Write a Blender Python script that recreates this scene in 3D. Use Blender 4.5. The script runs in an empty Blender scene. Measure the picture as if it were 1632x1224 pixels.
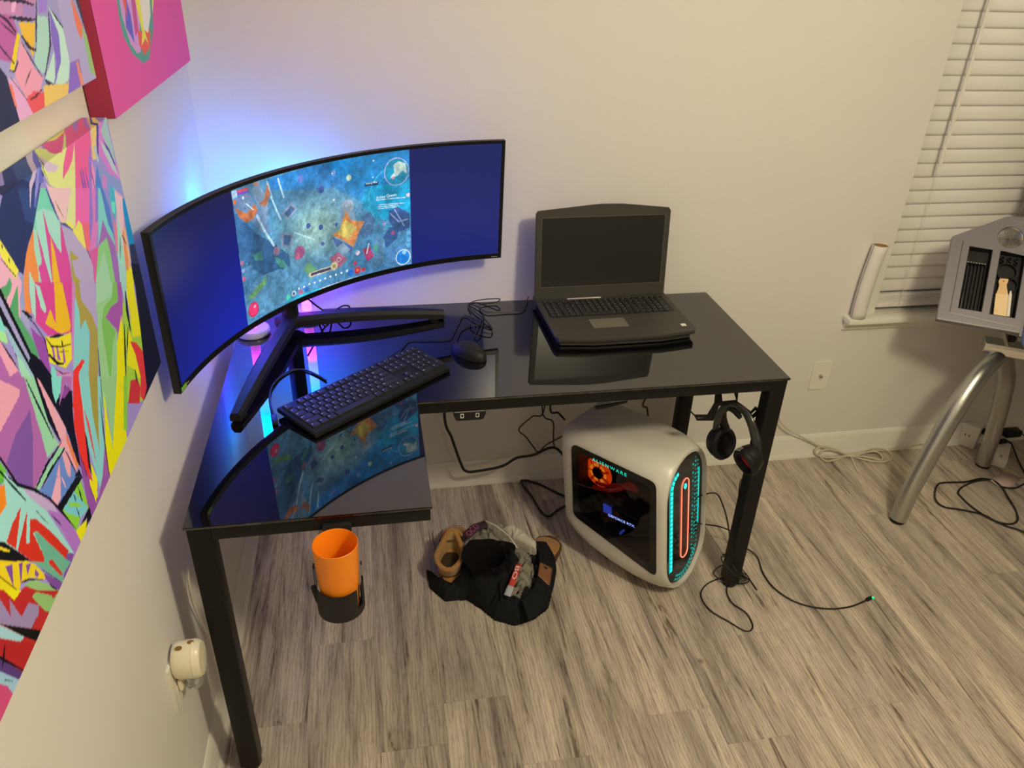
import bpy, bmesh, math, random
import numpy as np
from mathutils import Vector, Matrix, Euler, noise

random.seed(7)
R = math.radians
PI = math.pi
scene = bpy.context.scene
C = scene.collection

# ------------------------------------------------------------------ camera, world, lights, exposure
FPX = 1232.5
CAM = Vector((0.4401, -2.2301, 1.7112))
CROT = (Matrix.Rotation(-0.19334, 3, 'Z') @ Matrix.Rotation(1.04847, 3, 'X') @ Matrix.Rotation(0.03566, 3, 'Z'))
cd = bpy.data.cameras.new('camera'); cam = bpy.data.objects.new('camera', cd); C.objects.link(cam)
cam.matrix_world = Matrix.Translation(CAM) @ CROT.to_4x4()
cd.sensor_width = 36.0; cd.lens = 36.0 * FPX / 1632; cd.clip_start = 0.05
scene.camera = cam

world = bpy.data.worlds.new('night'); scene.world = world; world.use_nodes = True
world.node_tree.nodes['Background'].inputs[0].default_value = (0.01, 0.012, 0.02, 1)
world.node_tree.nodes['Background'].inputs[1].default_value = 1.0

def point_light(name, loc, power, color, radius):
    d = bpy.data.lights.new(name, 'POINT'); d.energy = power; d.color = color; d.shadow_soft_size = radius
    o = bpy.data.objects.new(name, d); C.objects.link(o); o.location = loc
    return o
point_light('ceiling_lamp_bulb', (1.48, -1.94, 2.13), 81, (1.0, 0.875, 0.60), 0.11)
point_light('added_fill_light', (1.5, -4.2, 2.0), 18, (1.0, 0.875, 0.60), 0.25)  # unseen fill light, added behind the camera to even out the walls
TUBE_POWER = 1.0

scene.view_settings.view_transform = 'Standard'
scene.view_settings.look = 'None'
scene.view_settings.exposure = 0.0
scene.view_settings.gamma = 1.0
scene.view_settings.use_curve_mapping = False
scene.cycles.use_denoising = True
scene.cycles.max_bounces = 10
scene.cycles.sample_clamp_indirect = 6.0

def at(u, v, axis, val):
    """the point of the real plane (axis = val) that the photograph shows at pixel u, v"""
    d = CROT @ Vector(((u - 816) / FPX, -(v - 612) / FPX, -1))
    t = (val - CAM[axis]) / d[axis]
    return CAM + d * t

# ------------------------------------------------------------------ materials
def s2l(c):
    return c / 12.92 if c <= 0.04045 else ((c + 0.055) / 1.055) ** 2.4
def hexl(h):
    return tuple(s2l(int(h[i:i + 2], 16) / 255) for i in (0, 2, 4))

def new_mat(name):
    m = bpy.data.materials.new(name); m.use_nodes = True
    nt = m.node_tree
    return m, nt, nt.nodes['Principled BSDF']

def mat(name, col, rough=0.5, metal=0.0, ior=1.5, bump=0.0, bscale=200.0, var=0.06, vscale=8.0, coat=0.0, trans=0.0, alpha=1.0, sheen=0.0, spec=0.5):
    """plain surface: colour with a slight procedural mottling and fine relief"""
    m, nt, p = new_mat(name)
    N = nt.nodes; L = nt.links
    p.inputs['Roughness'].default_value = rough; p.inputs['Metallic'].default_value = metal
    p.inputs['IOR'].default_value = ior; p.inputs['Coat Weight'].default_value = coat
    p.inputs['Transmission Weight'].default_value = trans
    p.inputs['Sheen Weight'].default_value = sheen
    p.inputs['Specular IOR Level'].default_value = spec
    tc = N.new('ShaderNodeTexCoord')
    n = N.new('ShaderNodeTexNoise'); n.inputs['Scale'].default_value = vscale; n.inputs['Detail'].default_value = 3
    L.new(tc.outputs['Object'], n.inputs['Vector'])
    mx = N.new('ShaderNodeMix'); mx.data_type = 'RGBA'
    a = tuple(max(0, c * (1 - var)) for c in col) + (1,); b = tuple(min(1, c * (1 + var)) for c in col) + (1,)
    mx.inputs[6].default_value = a; mx.inputs[7].default_value = b
    L.new(n.outputs['Fac'], mx.inputs[0]); L.new(mx.outputs[2], p.inputs['Base Color'])
    if bump:
        n2 = N.new('ShaderNodeTexNoise'); n2.inputs['Scale'].default_value = bscale; n2.inputs['Detail'].default_value = 2
        L.new(tc.outputs['Object'], n2.inputs['Vector'])
        bp = N.new('ShaderNodeBump'); bp.inputs['Strength'].default_value = bump; bp.inputs['Distance'].default_value = 0.002
        L.new(n2.outputs['Fac'], bp.inputs['Height']); L.new(bp.outputs['Normal'], p.inputs['Normal'])
    return m

def glow(name, col, strength, base=(0.02, 0.02, 0.02)):
    m, nt, p = new_mat(name)
    p.inputs['Base Color'].default_value = tuple(base) + (1,)
    p.inputs['Emission Color'].default_value = tuple(col) + (1,)
    p.inputs['Emission Strength'].default_value = strength
    return m

def tinted_glass(name, tint, rough=0.02):
    m, nt, p = new_mat(name)
    N = nt.nodes; L = nt.links
    tr = N.new('ShaderNodeBsdfTransparent'); tr.inputs[0].default_value = tuple(tint) + (1,)
    gl = N.new('ShaderNodeBsdfGlossy'); gl.inputs['Roughness'].default_value = rough
    fr = N.new('ShaderNodeLayerWeight'); fr.inputs[0].default_value = 0.5
    pw = N.new('ShaderNodeMath'); pw.operation = 'POWER'; pw.inputs[1].default_value = 4.0; L.new(fr.outputs['Facing'], pw.inputs[0])
    ad = N.new('ShaderNodeMath'); ad.operation = 'MULTIPLY_ADD'; ad.inputs[1].default_value = 0.9; ad.inputs[2].default_value = 0.04; L.new(pw.outputs[0], ad.inputs[0])
    mx = N.new('ShaderNodeMixShader'); L.new(ad.outputs[0], mx.inputs[0]); L.new(tr.outputs[0], mx.inputs[1]); L.new(gl.outputs[0], mx.inputs[2])
    L.new(mx.outputs[0], N['Material Output'].inputs[0])
    return m

def attr_mat(name, emit=0.0, rough=0.6, bump=0.0):
    m, nt, p = new_mat(name)
    N = nt.nodes; L = nt.links
    a = N.new('ShaderNodeAttribute'); a.attribute_name = 'print'
    p.inputs['Roughness'].default_value = rough; p.inputs['Specular IOR Level'].default_value = 0.5 if emit else 0.15
    if emit:
        p.inputs['Base Color'].default_value = (0.01, 0.01, 0.012, 1)
        L.new(a.outputs['Color'], p.inputs['Emission Color']); p.inputs['Emission Strength'].default_value = emit
    else:
        L.new(a.outputs['Color'], p.inputs['Base Color'])
    if bump:
        tc = N.new('ShaderNodeTexCoord'); n2 = N.new('ShaderNodeTexNoise'); n2.inputs['Scale'].default_value = 900
        L.new(tc.outputs['Object'], n2.inputs['Vector'])
        bp = N.new('ShaderNodeBump'); bp.inputs['Strength'].default_value = bump; bp.inputs['Distance'].default_value = 0.001
        L.new(n2.outputs['Fac'], bp.inputs['Height']); L.new(bp.outputs['Normal'], p.inputs['Normal'])
    return m

def plank_mat():
    m, nt, p = new_mat('weathered_plank')
    N = nt.nodes; L = nt.links
    tc = N.new('ShaderNodeTexCoord'); oi = N.new('ShaderNodeObjectInfo')
    mul = N.new('ShaderNodeMath'); mul.operation = 'MULTIPLY'; mul.inputs[1].default_value = 90; L.new(oi.outputs['Random'], mul.inputs[0])
    cx = N.new('ShaderNodeCombineXYZ'); L.new(mul.outputs[0], cx.inputs[0]); L.new(mul.outputs[0], cx.inputs[1])
    add = N.new('ShaderNodeVectorMath'); add.operation = 'ADD'; L.new(tc.outputs['Object'], add.inputs[0]); L.new(cx.outputs[0], add.inputs[1])
    def stretched(sx, sy, scale, detail, dist=0.0, rough=0.6):
        mp = N.new('ShaderNodeMapping'); mp.inputs['Scale'].default_value = (sx, sy, 1); L.new(add.outputs[0], mp.inputs[0])
        n = N.new('ShaderNodeTexNoise'); n.inputs['Scale'].default_value = scale; n.inputs['Detail'].default_value = detail
        n.inputs['Distortion'].default_value = dist; n.inputs['Roughness'].default_value = rough
        L.new(mp.outputs[0], n.inputs['Vector']); return n
    def ramp(node, stops, out='Fac'):
        r = N.new('ShaderNodeValToRGB'); L.new(node.outputs[out], r.inputs[0])
        r.color_ramp.elements[0].position = stops[0][0]; r.color_ramp.elements[0].color = stops[0][1] + (1,)
        r.color_ramp.elements[1].position = stops[-1][0]; r.color_ramp.elements[1].color = stops[-1][1] + (1,)
        for s in stops[1:-1]:
            e = r.color_ramp.elements.new(s[0]); e.color = s[1] + (1,)
        return r
    def mult(a, b, f=1.0, mode='MULTIPLY'):
        x = N.new('ShaderNodeMix'); x.data_type = 'RGBA'; x.blend_type = mode; x.inputs[0].default_value = f
        L.new(a, x.inputs[6]); L.new(b, x.inputs[7]); return x.outputs[2]
    broad = ramp(stretched(14, 1.4, 1.0, 4, 0.6), [(0.27, (0.28, 0.238, 0.212)), (0.5, (0.57, 0.495, 0.415)), (0.74, (0.80, 0.695, 0.565))])
    fine = ramp(stretched(32, 6.0, 1.6, 7, 1.8, 0.72), [(0.33, (0.66, 0.64, 0.64)), (0.52, (1, 1, 1)), (0.75, (1.0, 1.0, 1.0))])
    dark = ramp(stretched(17, 0.9, 1.0, 8, 3.4, 0.66), [(0.345, (0.20, 0.16, 0.15)), (0.385, (0.68, 0.66, 0.65)), (0.52, (1, 1, 1))])
    tone = ramp(oi, [(0.0, (0.93, 0.92, 0.92)), (0.5, (1.0, 0.99, 0.98)), (1.0, (1.08, 1.06, 1.03))], 'Random')
    # wavy cathedral grain in patches
    mp = N.new('ShaderNodeMapping'); mp.inputs['Scale'].default_value = (1, 0.16, 1); L.new(add.outputs[0], mp.inputs[0])
    wv = N.new('ShaderNodeTexWave'); wv.inputs['Scale'].default_value = 34; wv.inputs['Distortion'].default_value = 7; wv.inputs['Detail'].default_value = 3; wv.inputs['Detail Scale'].default_value = 2.2
    L.new(mp.outputs[0], wv.inputs['Vector'])
    wr = ramp(wv, [(0.0, (0.5, 0.47, 0.46)), (0.3, (0.95, 0.95, 0.95)), (1.0, (1, 1, 1))])
    c = mult(mult(broad.outputs[0], fine.outputs[0], 0.65), dark.outputs[0], 0.9)
    c = mult(c, wr.outputs[0], 0.55)
    crack = ramp(stretched(38, 1.1, 1.0, 6, 4.0, 0.6), [(0.30, (0.22, 0.18, 0.16)), (0.335, (0.85, 0.84, 0.83)), (0.36, (1, 1, 1))])
    c = mult(c, crack.outputs[0], 0.8); c = mult(c, tone.outputs[0])
    # knots
    vo = N.new('ShaderNodeTexVoronoi'); vo.inputs['Scale'].default_value = 2.6; L.new(add.outputs[0], vo.inputs['Vector'])
    kr = ramp(vo, [(0.0, (0.12, 0.09, 0.08)), (0.022, (0.35, 0.3, 0.28)), (0.035, (1, 1, 1))], 'Distance')
    c = mult(c, kr.outputs[0], 0.8)
    L.new(c, p.inputs['Base Color'])
    p.inputs['Roughness'].default_value = 0.42
    bw = N.new('ShaderNodeRGBToBW'); L.new(c, bw.inputs[0])
    bp = N.new('ShaderNodeBump'); bp.inputs['Strength'].default_value = 0.35; bp.inputs['Distance'].default_value = 0.002
    L.new(bw.outputs[0], bp.inputs['Height']); L.new(bp.outputs['Normal'], p.inputs['Normal'])
    return m

M = {}
M['wall'] = mat('painted_wall', (0.74, 0.715, 0.67), 0.85, bump=0.25, bscale=260, var=0.02, vscale=3)
M['ceiling'] = mat('ceiling_paint', (0.55, 0.54, 0.52), 0.9)
M['far_wall'] = mat('bounce_dimming_wall', (0.30, 0.27, 0.24), 0.85, bump=0.2, bscale=260)  # walls out of view, colour darkened to cut bounced light
M['trim'] = mat('white_trim_paint', (0.80, 0.78, 0.70), 0.35, var=0.02)
M['blind'] = mat('white_blind_slat', (0.72, 0.70, 0.67), 0.5, var=0.02)
M['plate'] = mat('white_plastic', (0.80, 0.77, 0.68), 0.35, var=0.02)
M['plank'] = plank_mat()
M['subfloor'] = mat('dark_joint', (0.12, 0.10, 0.085), 0.9)
M['glass_black'] = mat('black_glass', (0.003, 0.003, 0.004), 0.025, ior=1.95, var=0.0)
M['powder'] = mat('black_powder_coat', (0.009, 0.0085, 0.008), 0.42, spec=0.2, bump=0.15, bscale=900)
M['blackp'] = mat('black_plastic', (0.010, 0.010, 0.011), 0.42, spec=0.3, bump=0.1, bscale=1200)
M['blackm'] = mat('matt_black_plastic', (0.014, 0.0135, 0.014), 0.5, spec=0.28, bump=0.15, bscale=1200)
M['key'] = mat('black_key_plastic', (0.016, 0.016, 0.018), 0.5)
M['legend'] = mat('white_key_print', (0.55, 0.57, 0.6), 0.6)
M['cable'] = mat('black_cable', (0.010, 0.010, 0.010), 0.45)
M['wcable'] = mat('cream_cable', (0.62, 0.56, 0.43), 0.5)
M['bezel'] = mat('black_bezel', (0.008, 0.008, 0.009), 0.3, spec=0.3)
M['laptop'] = mat('soft_black_laptop', (0.040, 0.037, 0.032), 0.5, bump=0.1, bscale=1500)
M['lapscreen'] = mat('dark_laptop_screen', (0.02, 0.02, 0.018), 0.28, var=0.02)
M['touchpad'] = mat('grey_touchpad', (0.15, 0.145, 0.11), 0.4)
M['pcwhite'] = mat('white_pc_shell', (0.62, 0.60, 0.54), 0.32, var=0.01)
M['silver'] = mat('silver_paint', (0.215, 0.21, 0.235), 0.38, metal=0.3, bump=0.05, bscale=900)
M['steel'] = mat('brushed_steel', (0.50, 0.51, 0.47), 0.30, metal=0.9, bump=0.2, bscale=300)
M['chrome'] = mat('chrome', (0.7, 0.7, 0.66), 0.15, metal=1.0)
M['pink_canvas'] = mat('shaded_pink_edge', (0.42, 0.030, 0.085), 0.7, bump=0.3, bscale=900)  # pink deepened so the side face carries its shade in the colour
M['canvas'] = mat('canvas_back', (0.05, 0.045, 0.05), 0.8)
M['paper'] = mat('white_paper', (0.74, 0.72, 0.66), 0.8, bump=0.2, bscale=40)
M['kraft'] = mat('brown_paper_core', (0.36, 0.20, 0.09), 0.8)
M['wood'] = mat('light_wood', (0.72, 0.47, 0.24), 0.5, var=0.12, vscale=40)
M['orange'] = mat('orange_plastic', (0.95, 0.26, 0.008), 0.38)
M['suede'] = mat('tan_suede', (0.40, 0.19, 0.05), 0.9, bump=0.5, bscale=500, var=0.2, vscale=30, sheen=0.3)
M['suede_in'] = mat('cream_lining', (0.46, 0.31, 0.13), 0.9, bump=0.4, bscale=400)
M['sole'] = mat('dark_brown_sole', (0.10, 0.045, 0.02), 0.7)
M['denim'] = mat('black_denim', (0.014, 0.0145, 0.017), 0.95, spec=0.1, bump=0.6, bscale=700, var=0.25, vscale=60)
M['blackcloth'] = mat('black_cotton', (0.009, 0.008, 0.009), 0.95, spec=0.05, bump=0.4, bscale=500)
M['greycloth'] = mat('grey_green_cotton', (0.25, 0.235, 0.19), 0.9, bump=0.5, bscale=500, var=0.3, vscale=50)
M['whitecloth'] = mat('white_cotton', (0.62, 0.58, 0.50), 0.9, bump=0.4, bscale=500)
M['leather'] = mat('brown_leather_patch', (0.24, 0.10, 0.045), 0.6, bump=0.4, bscale=400)
M['red'] = mat('red_plastic', (0.55, 0.02, 0.03), 0.4)
M['redcloth'] = mat('red_band', (0.55, 0.05, 0.04), 0.8)
M['foam'] = mat('black_leatherette', (0.007, 0.007, 0.008), 0.6, spec=0.3, bump=0.3, bscale=300)
M['green_sticker'] = mat('green_sticker', (0.22, 0.55, 0.05), 0.4)
M['grey_print'] = mat('grey_print', (0.30, 0.30, 0.30), 0.5)
M['white_sticker'] = mat('white_sticker', (0.85, 0.82, 0.78), 0.4)

# ------------------------------------------------------------------ mesh builder
class MB:
    def __init__(self):
        self.bm = bmesh.new()
    def _merge(self, t):
        me = bpy.data.meshes.new('t'); t.to_mesh(me); t.free(); self.bm.from_mesh(me); bpy.data.meshes.remove(me)
    def boxm(self, Mx, sx, sy, sz, bev=0.0, seg=2):
        t = bmesh.new(); bmesh.ops.create_cube(t, size=1)
        for v in t.verts: v.co = Vector((v.co.x * sx, v.co.y * sy, v.co.z * sz))
        if bev: bmesh.ops.bevel(t, geom=list(t.edges), offset=min(bev, min(sx, sy, sz) * 0.45), segments=seg, affect='EDGES', profile=0.5)
        t.transform(Mx); self._merge(t); return self
    def box(self, c, s, rz=0.0, bev=0.0, seg=2):
        return self.boxm(Matrix.Translation(c) @ Matrix.Rotation(rz, 4, 'Z'), s[0], s[1], s[2], bev, seg)
    def span(self, a, b, bev=0.0):
        c = [(a[i] + b[i]) / 2 for i in range(3)]; s = [abs(b[i] - a[i]) for i in range(3)]
        return self.box(c, s, 0, bev)
    def bar(self, p0, p1, w, h, up=(0, 0, 1), bev=0.0):
        """square bar from p0 to p1; w across, h along up"""
        p0 = Vector(p0); p1 = Vector(p1); d = p1 - p0; y = d.normalized(); x = y.cross(Vector(up)).normalized(); z = x.cross(y)
        Mx = Matrix((x, y, z)).transposed().to_4x4(); Mx.translation = (p0 + p1) / 2
        return self.boxm(Mx, w, d.length, h, bev)
    def tube(self, pts, r, seg=8, closed=False, smooth=0, squash=1.0, up=None):
        pts = [Vector(p) for p in pts]
        rr = list(r) if isinstance(r, (list, tuple)) else [r] * len(pts)
        if smooth:
            n = len(pts); q = []; qr = []
            rng = range(n if closed else n - 1)
            for i in rng:
                p0 = pts[(i - 1) % n] if (closed or i > 0) else pts[i]; p1 = pts[i]; p2 = pts[(i + 1) % n]
                p3 = pts[(i + 2) % n] if (closed or i + 2 < n) else p2
                for k in range(smooth):
                    t = k / smooth; t2 = t * t; t3 = t2 * t
                    q.append(0.5 * ((2 * p1) + (p2 - p0) * t + (2 * p0 - 5 * p1 + 4 * p2 - p3) * t2 + (3 * p1 - p0 - 3 * p2 + p3) * t3))
                    qr.append(rr[i] * (1 - t) + rr[(i + 1) % n] * t)
            if not closed: q.append(pts[-1]); qr.append(rr[-1])
            pts, rr = q, qr
        n = len(pts); bm = self.bm; rings = []
        tang = []
        for i in range(n):
            a = pts[(i - 1) % n] if (closed or i > 0) else pts[i]; b = pts[(i + 1) % n] if (closed or i < n - 1) else pts[i]
            t = b - a
            tang.append(t.normalized() if t.length > 1e-9 else Vector((0, 0, 1)))
        u = Vector(up) if up else (Vector((0, 0, 1)) if abs(tang[0].z) < 0.9 else Vector((1, 0, 0)))
        x = (u - tang[0] * u.dot(tang[0])).normalized()
        for i in range(n):
            if up:
                x = Vector(up); x = (x - tang[i] * x.dot(tang[i])).normalized()
            else:
                x = (x - tang[i] * x.dot(tang[i]))
                x = x.normalized() if x.length > 1e-6 else tang[i].orthogonal().normalized()
            y = tang[i].cross(x)
            rings.append([bm.verts.new(pts[i] + (x * math.cos(a) * squash + y * math.sin(a)) * rr[i]) for a in [2 * PI * k / seg for k in range(seg)]])
        for i in range(n if closed else n - 1):
            A = rings[i]; B = rings[(i + 1) % n]
            for k in range(seg): bm.faces.new((A[k], A[(k + 1) % seg], B[(k + 1) % seg], B[k]))
        if not closed:
            bm.faces.new(rings[0][::-1]); bm.faces.new(rings[-1])
        return self
    def lathe(self, prof, Mx=None, seg=32, arc=None, sx=1.0, sy=1.0):
        Mx = Mx or Matrix.Identity(4); bm = self.bm
        a0, a1 = arc or (0, 2 * PI); full = arc is None
        n = seg if full else seg + 1; rings = []
        for r, z in prof:
            rings.append([bm.verts.new(Mx @ Vector((max(r, 1e-5) * math.cos(a0 + (a1 - a0) * k / seg) * sx, max(r, 1e-5) * math.sin(a0 + (a1 - a0) * k / seg) * sy, z))) for k in range(n)])
        for i in range(len(prof) - 1):
            A, B = rings[i], rings[i + 1]
            for k in range(seg): 
                j = (k + 1) % n if full else k + 1
                bm.faces.new((A[k], A[j], B[j], B[k]))
        return self
    def prism(self, poly, Mx, h, holes=(), bev=0.0):
        """polygon (local xy) raised by h along local z; holes go right through"""
        t = bmesh.new(); edges = []
        for lp in [poly] + list(holes):
            vs = [t.verts.new((p[0], p[1], 0)) for p in lp]
            for i in range(len(vs)): edges.append(t.edges.new((vs[i], vs[(i + 1) % len(vs)])))
        bmesh.ops.triangle_fill(t, edges=edges, use_beauty=True)
        r = bmesh.ops.extrude_face_region(t, geom=list(t.faces))
        bmesh.ops.translate(t, vec=(0, 0, h), verts=[g for g in r['geom'] if isinstance(g, bmesh.types.BMVert)])
        bmesh.ops.recalc_face_normals(t, faces=list(t.faces))
        t.transform(Mx); self._merge(t); return self
    def ell(self, c, r, Mx=None, seg=24, rings=14):
        t = bmesh.new(); bmesh.ops.create_uvsphere(t, u_segments=seg, v_segments=rings, radius=1)
        for v in t.verts: v.co = Vector((v.co.x * r[0], v.co.y * r[1], v.co.z * r[2]))
        t.transform(Matrix.Translation(c) @ (Mx or Matrix.Identity(4))); self._merge(t); return self
    def grid(self, fn, nu, nv, closeu=False, closev=False):
        bm = self.bm
        V = [[bm.verts.new(fn(i / (nu if closeu else nu - 1), j / (nv if closev else nv - 1))) for j in range(nv)] for i in range(nu)]
        for i in range(nu if closeu else nu - 1):
            for j in range(nv if closev else nv - 1):
                bm.faces.new((V[i][j], V[(i + 1) % nu][j], V[(i + 1) % nu][(j + 1) % nv], V[i][(j + 1) % nv]))
        return self
    def build(self, name, m, parent=None, smooth=True, flip=False, recalc=True):
        if recalc: bmesh.ops.recalc_face_normals(self.bm, faces=list(self.bm.faces))
        me = bpy.data.meshes.new(name); self.bm.to_mesh(me); self.bm.free()
        return link(name, me, m, parent, smooth)

def wpos(o):
    p = Vector(o.location)
    if o.parent: p = p + wpos(o.parent)
    return p

def link(name, me, m, parent=None, smooth=True):
    o = bpy.data.objects.new(name, me); C.objects.link(o)
    if m is not None: me.materials.append(m)
    if smooth:
        me.shade_smooth(); me.set_sharp_from_angle(angle=R(32))
    if parent is not None:
        me.transform(Matrix.Translation(-wpos(parent)))
        o.parent = parent
    return o

def tag(o, label=None, cat=None, group=None, kind=None):
    if label: o['label'] = label
    if cat: o['category'] = cat
    if group: o['group'] = group
    if kind: o['kind'] = kind
    return o

def thing(name, label, cat, loc, group=None):
    o = bpy.data.objects.new(name, None); C.objects.link(o); o.location = loc; o.empty_display_size = 0.05
    return tag(o, label, cat, group)

def struct(o):
    o['kind'] = 'structure'; return o

def rrect(x0, y0, x1, y1, r, n=5):
    pts = []
    for cx, cy, a in ((x1 - r, y1 - r, 0), (x0 + r, y1 - r, 90), (x0 + r, y0 + r, 180), (x1 - r, y0 + r, 270)):
        for k in range(n + 1):
            t = R(a + 90 * k / n); pts.append((cx + r * math.cos(t), cy + r * math.sin(t)))
    return pts

def circ(cx, cy, r, n=32, sy=1.0):
    return [(cx + r * math.cos(2 * PI * k / n), cy + r * sy * math.sin(2 * PI * k / n)) for k in range(n)]

def frame(o, x, y, z):
    Mx = Matrix((Vector(x), Vector(y), Vector(z))).transposed().to_4x4(); Mx.translation = Vector(o); return Mx

def text_mesh(s, size, ext=0.0, space=1.0, align='LEFT'):
    cu = bpy.data.curves.new('txt', 'FONT'); cu.body = s; cu.size = size; cu.extrude = ext; cu.space_character = space; cu.align_x = align
    ob = bpy.data.objects.new('txt', cu); C.objects.link(ob)
    dg = bpy.context.evaluated_depsgraph_get(); me = bpy.data.meshes.new_from_object(ob.evaluated_get(dg))
    bpy.data.objects.remove(ob); bpy.data.curves.remove(cu)
    return me

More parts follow.
